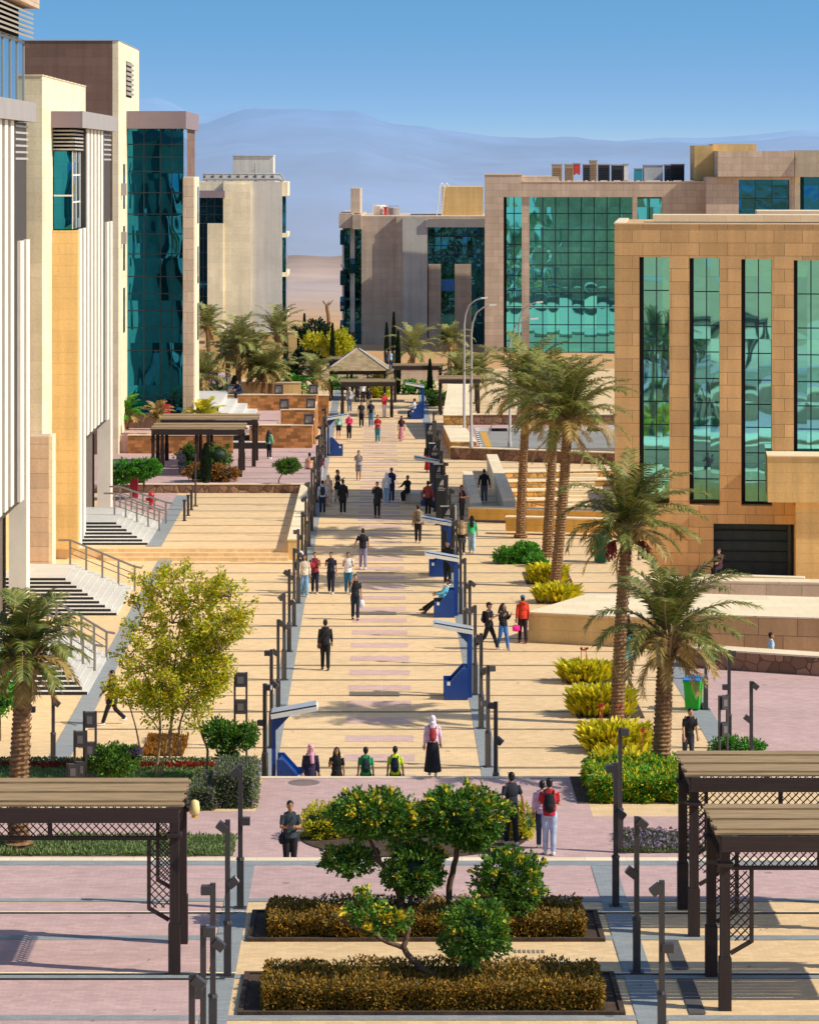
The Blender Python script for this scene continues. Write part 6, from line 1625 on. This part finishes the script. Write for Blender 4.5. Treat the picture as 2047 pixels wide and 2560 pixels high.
palm_px('thick trunked date palm nearest on the right, rising from the clipped hedge',1385,1642,ZB,1405,1352,.25,.2,2.55,34,101,.36,lw=.05,nl=52,lf=.46)
palm_px('tall date palm with red date clusters left of the thick one',1295,1525,0,1320,1118,.22,.17,2.75,36,102,.42,lw=.055,nl=50,lf=.48,dates=True)
palm_px('date palm at the left edge in front of the entrance steps',38,1790,ZB,52,1392,.25,.2,1.85,32,103,.12,lw=.05,nl=50,lf=.46)
palm_px('slim date palm, left of the three by the yellow seat wall',1096,1132,0,1106,838,.23,.18,3.2,38,104,.05,lw=.065,nl=44,lf=.55)
palm_px('slim date palm, middle of the three by the seat walls',1152,1172,0,1165,858,.23,.19,3.0,34,105,.05,lw=.065,nl=44,lf=.55)
palm_px('slim date palm, right and nearest of the three with the canna at its foot',1168,1236,0,1196,890,.23,.2,3.3,44,106,.08,lw=.06,nl=46,lf=.55)
# distant palms
FAR=[(443,800,0,438,690,2.3,'far date palm at the left end of the row by the pale tower'),(480,830,2,482,748,2.,'far date palm with reddish trunk in the left group'),(503,838,2,503,728,2.6,'far date palm with the broadest green crown in the left group'),(527,835,2,528,752,2.3,'far date palm between two taller ones in the left group'),(583,812,1.5,584,706,2.8,'far date palm with high arching crown left of the dark trees'),(553,838,2,556,790,2.5,'short far date palm with grey green fan crown'),(568,838,2,570,792,2.3,'short far date palm standing close right of the grey green one'),(664,850,0,663,800,2.7,'small feathery palm left of the far pergola'),
     (868,800,0,870,742,3.0,'far date palm in front of the pale building panel'),(947,790,0,948,722,2.3,'far date palm beside the blue glass bay'),(967,860,0,968,790,2.3,'feathery palm behind the far right pergola'),(800,830,0,800,812,1.9,'low feathery palm beside the gazebo'),(432,845,2,430,800,2.4,'low grey green palm against the teal building pier'),(1003,850,0,1005,790,2.4,'palm right of the street lamps, behind the big palms')]
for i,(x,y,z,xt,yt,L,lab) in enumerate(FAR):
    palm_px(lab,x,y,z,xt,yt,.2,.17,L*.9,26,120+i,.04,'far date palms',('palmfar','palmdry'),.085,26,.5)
palm_px('broad leaved bright green palm on the left terraces',622,838,1.,622,825,.12,.12,1.5,22,140,0,'far date palms',('bright','palmdry'),.16,16,.4,'cycad_palm')
palm_px('dark broad leaved plant behind the bright green palm on the left terraces',617,838,.5,617,800,.2,.15,1.7,22,141,0,'far date palms',('darkleaf','darkleaf'),.2,14,.5,'cycad_palm')
palm_px('small yellow green palm in front of the teal glass building',432,905,T2,430,885,.14,.13,1.5,24,142,0,'small terrace palms',('lime','palmdry'),.08,24,.35,'young_palm')
palm_px('small yellow green palm left of the red hydrant',265,905,T2,266,880,.14,.13,1.4,22,143,0,'small terrace palms',('bright','palmdry'),.08,24,.35,'young_palm')
palm_px('small brownish palm right beside the red cabinet',335,915,T2,333,880,.1,.1,1.2,16,144,0,'small terrace palms',('palmdry','palmleaf'),.07,22,.3,'young_palm')
# far trees
def far_tree(label,x,y,w,h,mat,sd,cat='tree',Y=262.,z0=None,core=True):
    R.seed(sd); b=(PX(x,Y),Y,-.2); r=plant('far_tree',label,'tree',b,'trees at the end of the walk'); c=at(x,y,Y,b); s=Y/F
    m=MB()
    for k in range(7): leaf_blob(m,c+Vector((rnd(-.5,.5)*w*s,rnd(-1,1),rnd(-.35,.35)*h*s)),(w*s*.35,1.,h*s*.4),500,.3,0,0,0,.3,.2,.4)
    m.build('crown',M[mat],r)
    m=MB(); branch(m,[(0,0,0),(0,0,c.z*.5),(0,0,c.z)],.14,.06,6,.05); m.build('trunk',M['bark'],r)
far_tree('yellow flowering tree behind the gazebo roof',695,722,66,40,'lime',150,Y=252.)
far_tree('dark evergreen tree left of the yellow one behind the gazebo',652,712,66,52,'darkleaf',151,Y=270.)
far_tree('dense dark shrubbery left of the gazebo',640,745,80,30,'darkleaf',152,Y=256.)
R.seed(155); g=(PX(692,275.),275.,-.2); r=plant('bare_palm_trunk','bare headless palm trunk standing above the yellow tree','tree',g); m=MB(); branch(m,[(0,0,0),(.1,0,2.),(0,0,3.6),(-.15,0,5.)],.2,.16,7,.06); m.build('trunk',M['trunk'],r)
m=MB(); [m.tube([(-.15,0,4.9),(-.15+rnd(-.4,1.3),0,5.+rnd(.0,.5))],[.08,.02],4) for k in range(5)]; m.build('dead_stalks',M['trunk'],r)
for i,(x,y,w,mt,lab) in enumerate(((720,808,70,'bright','low green hedge left of the far pergola'),(880,818,60,'bright','green hedge at the right of the far pergola'),(610,830,60,'topiary','dark low shrubs under the left far palms'),(455,830,70,'sage','grey green low shrubs by the picket fence'),(930,842,70,'topiary','dark shrubs behind the far right pergola'),(792,825,50,'lime','yellow green shrubs beside the gazebo'))):
    g=G(x,y+12,.0 if x>600 else 2.); s=g.y/F*w/2
    bush('low_shrubs',lab,g,[((-s*.5,0,.5),(s*.6,.8,.5),700,0),((s*.5,0,.45),(s*.6,.8,.45),700,0)],[mt],.2,sd=160+i,clump=.2)
# low buildings / walls at the far end behind palms
wall('garden_wall','sunlit stepped stone wall behind the far left palms',M['gold'],[(rect(-14.5,-7.5,250,250.5),0,2.1),(rect(-14.5,-6.9,256,256.5),0,3.4)],.05)
wall('garden_wall','low pale wall across the far end of the walk behind the gazebo',M['tan'],[(rect(-7,9,247,247.4),0,.9)],.04)
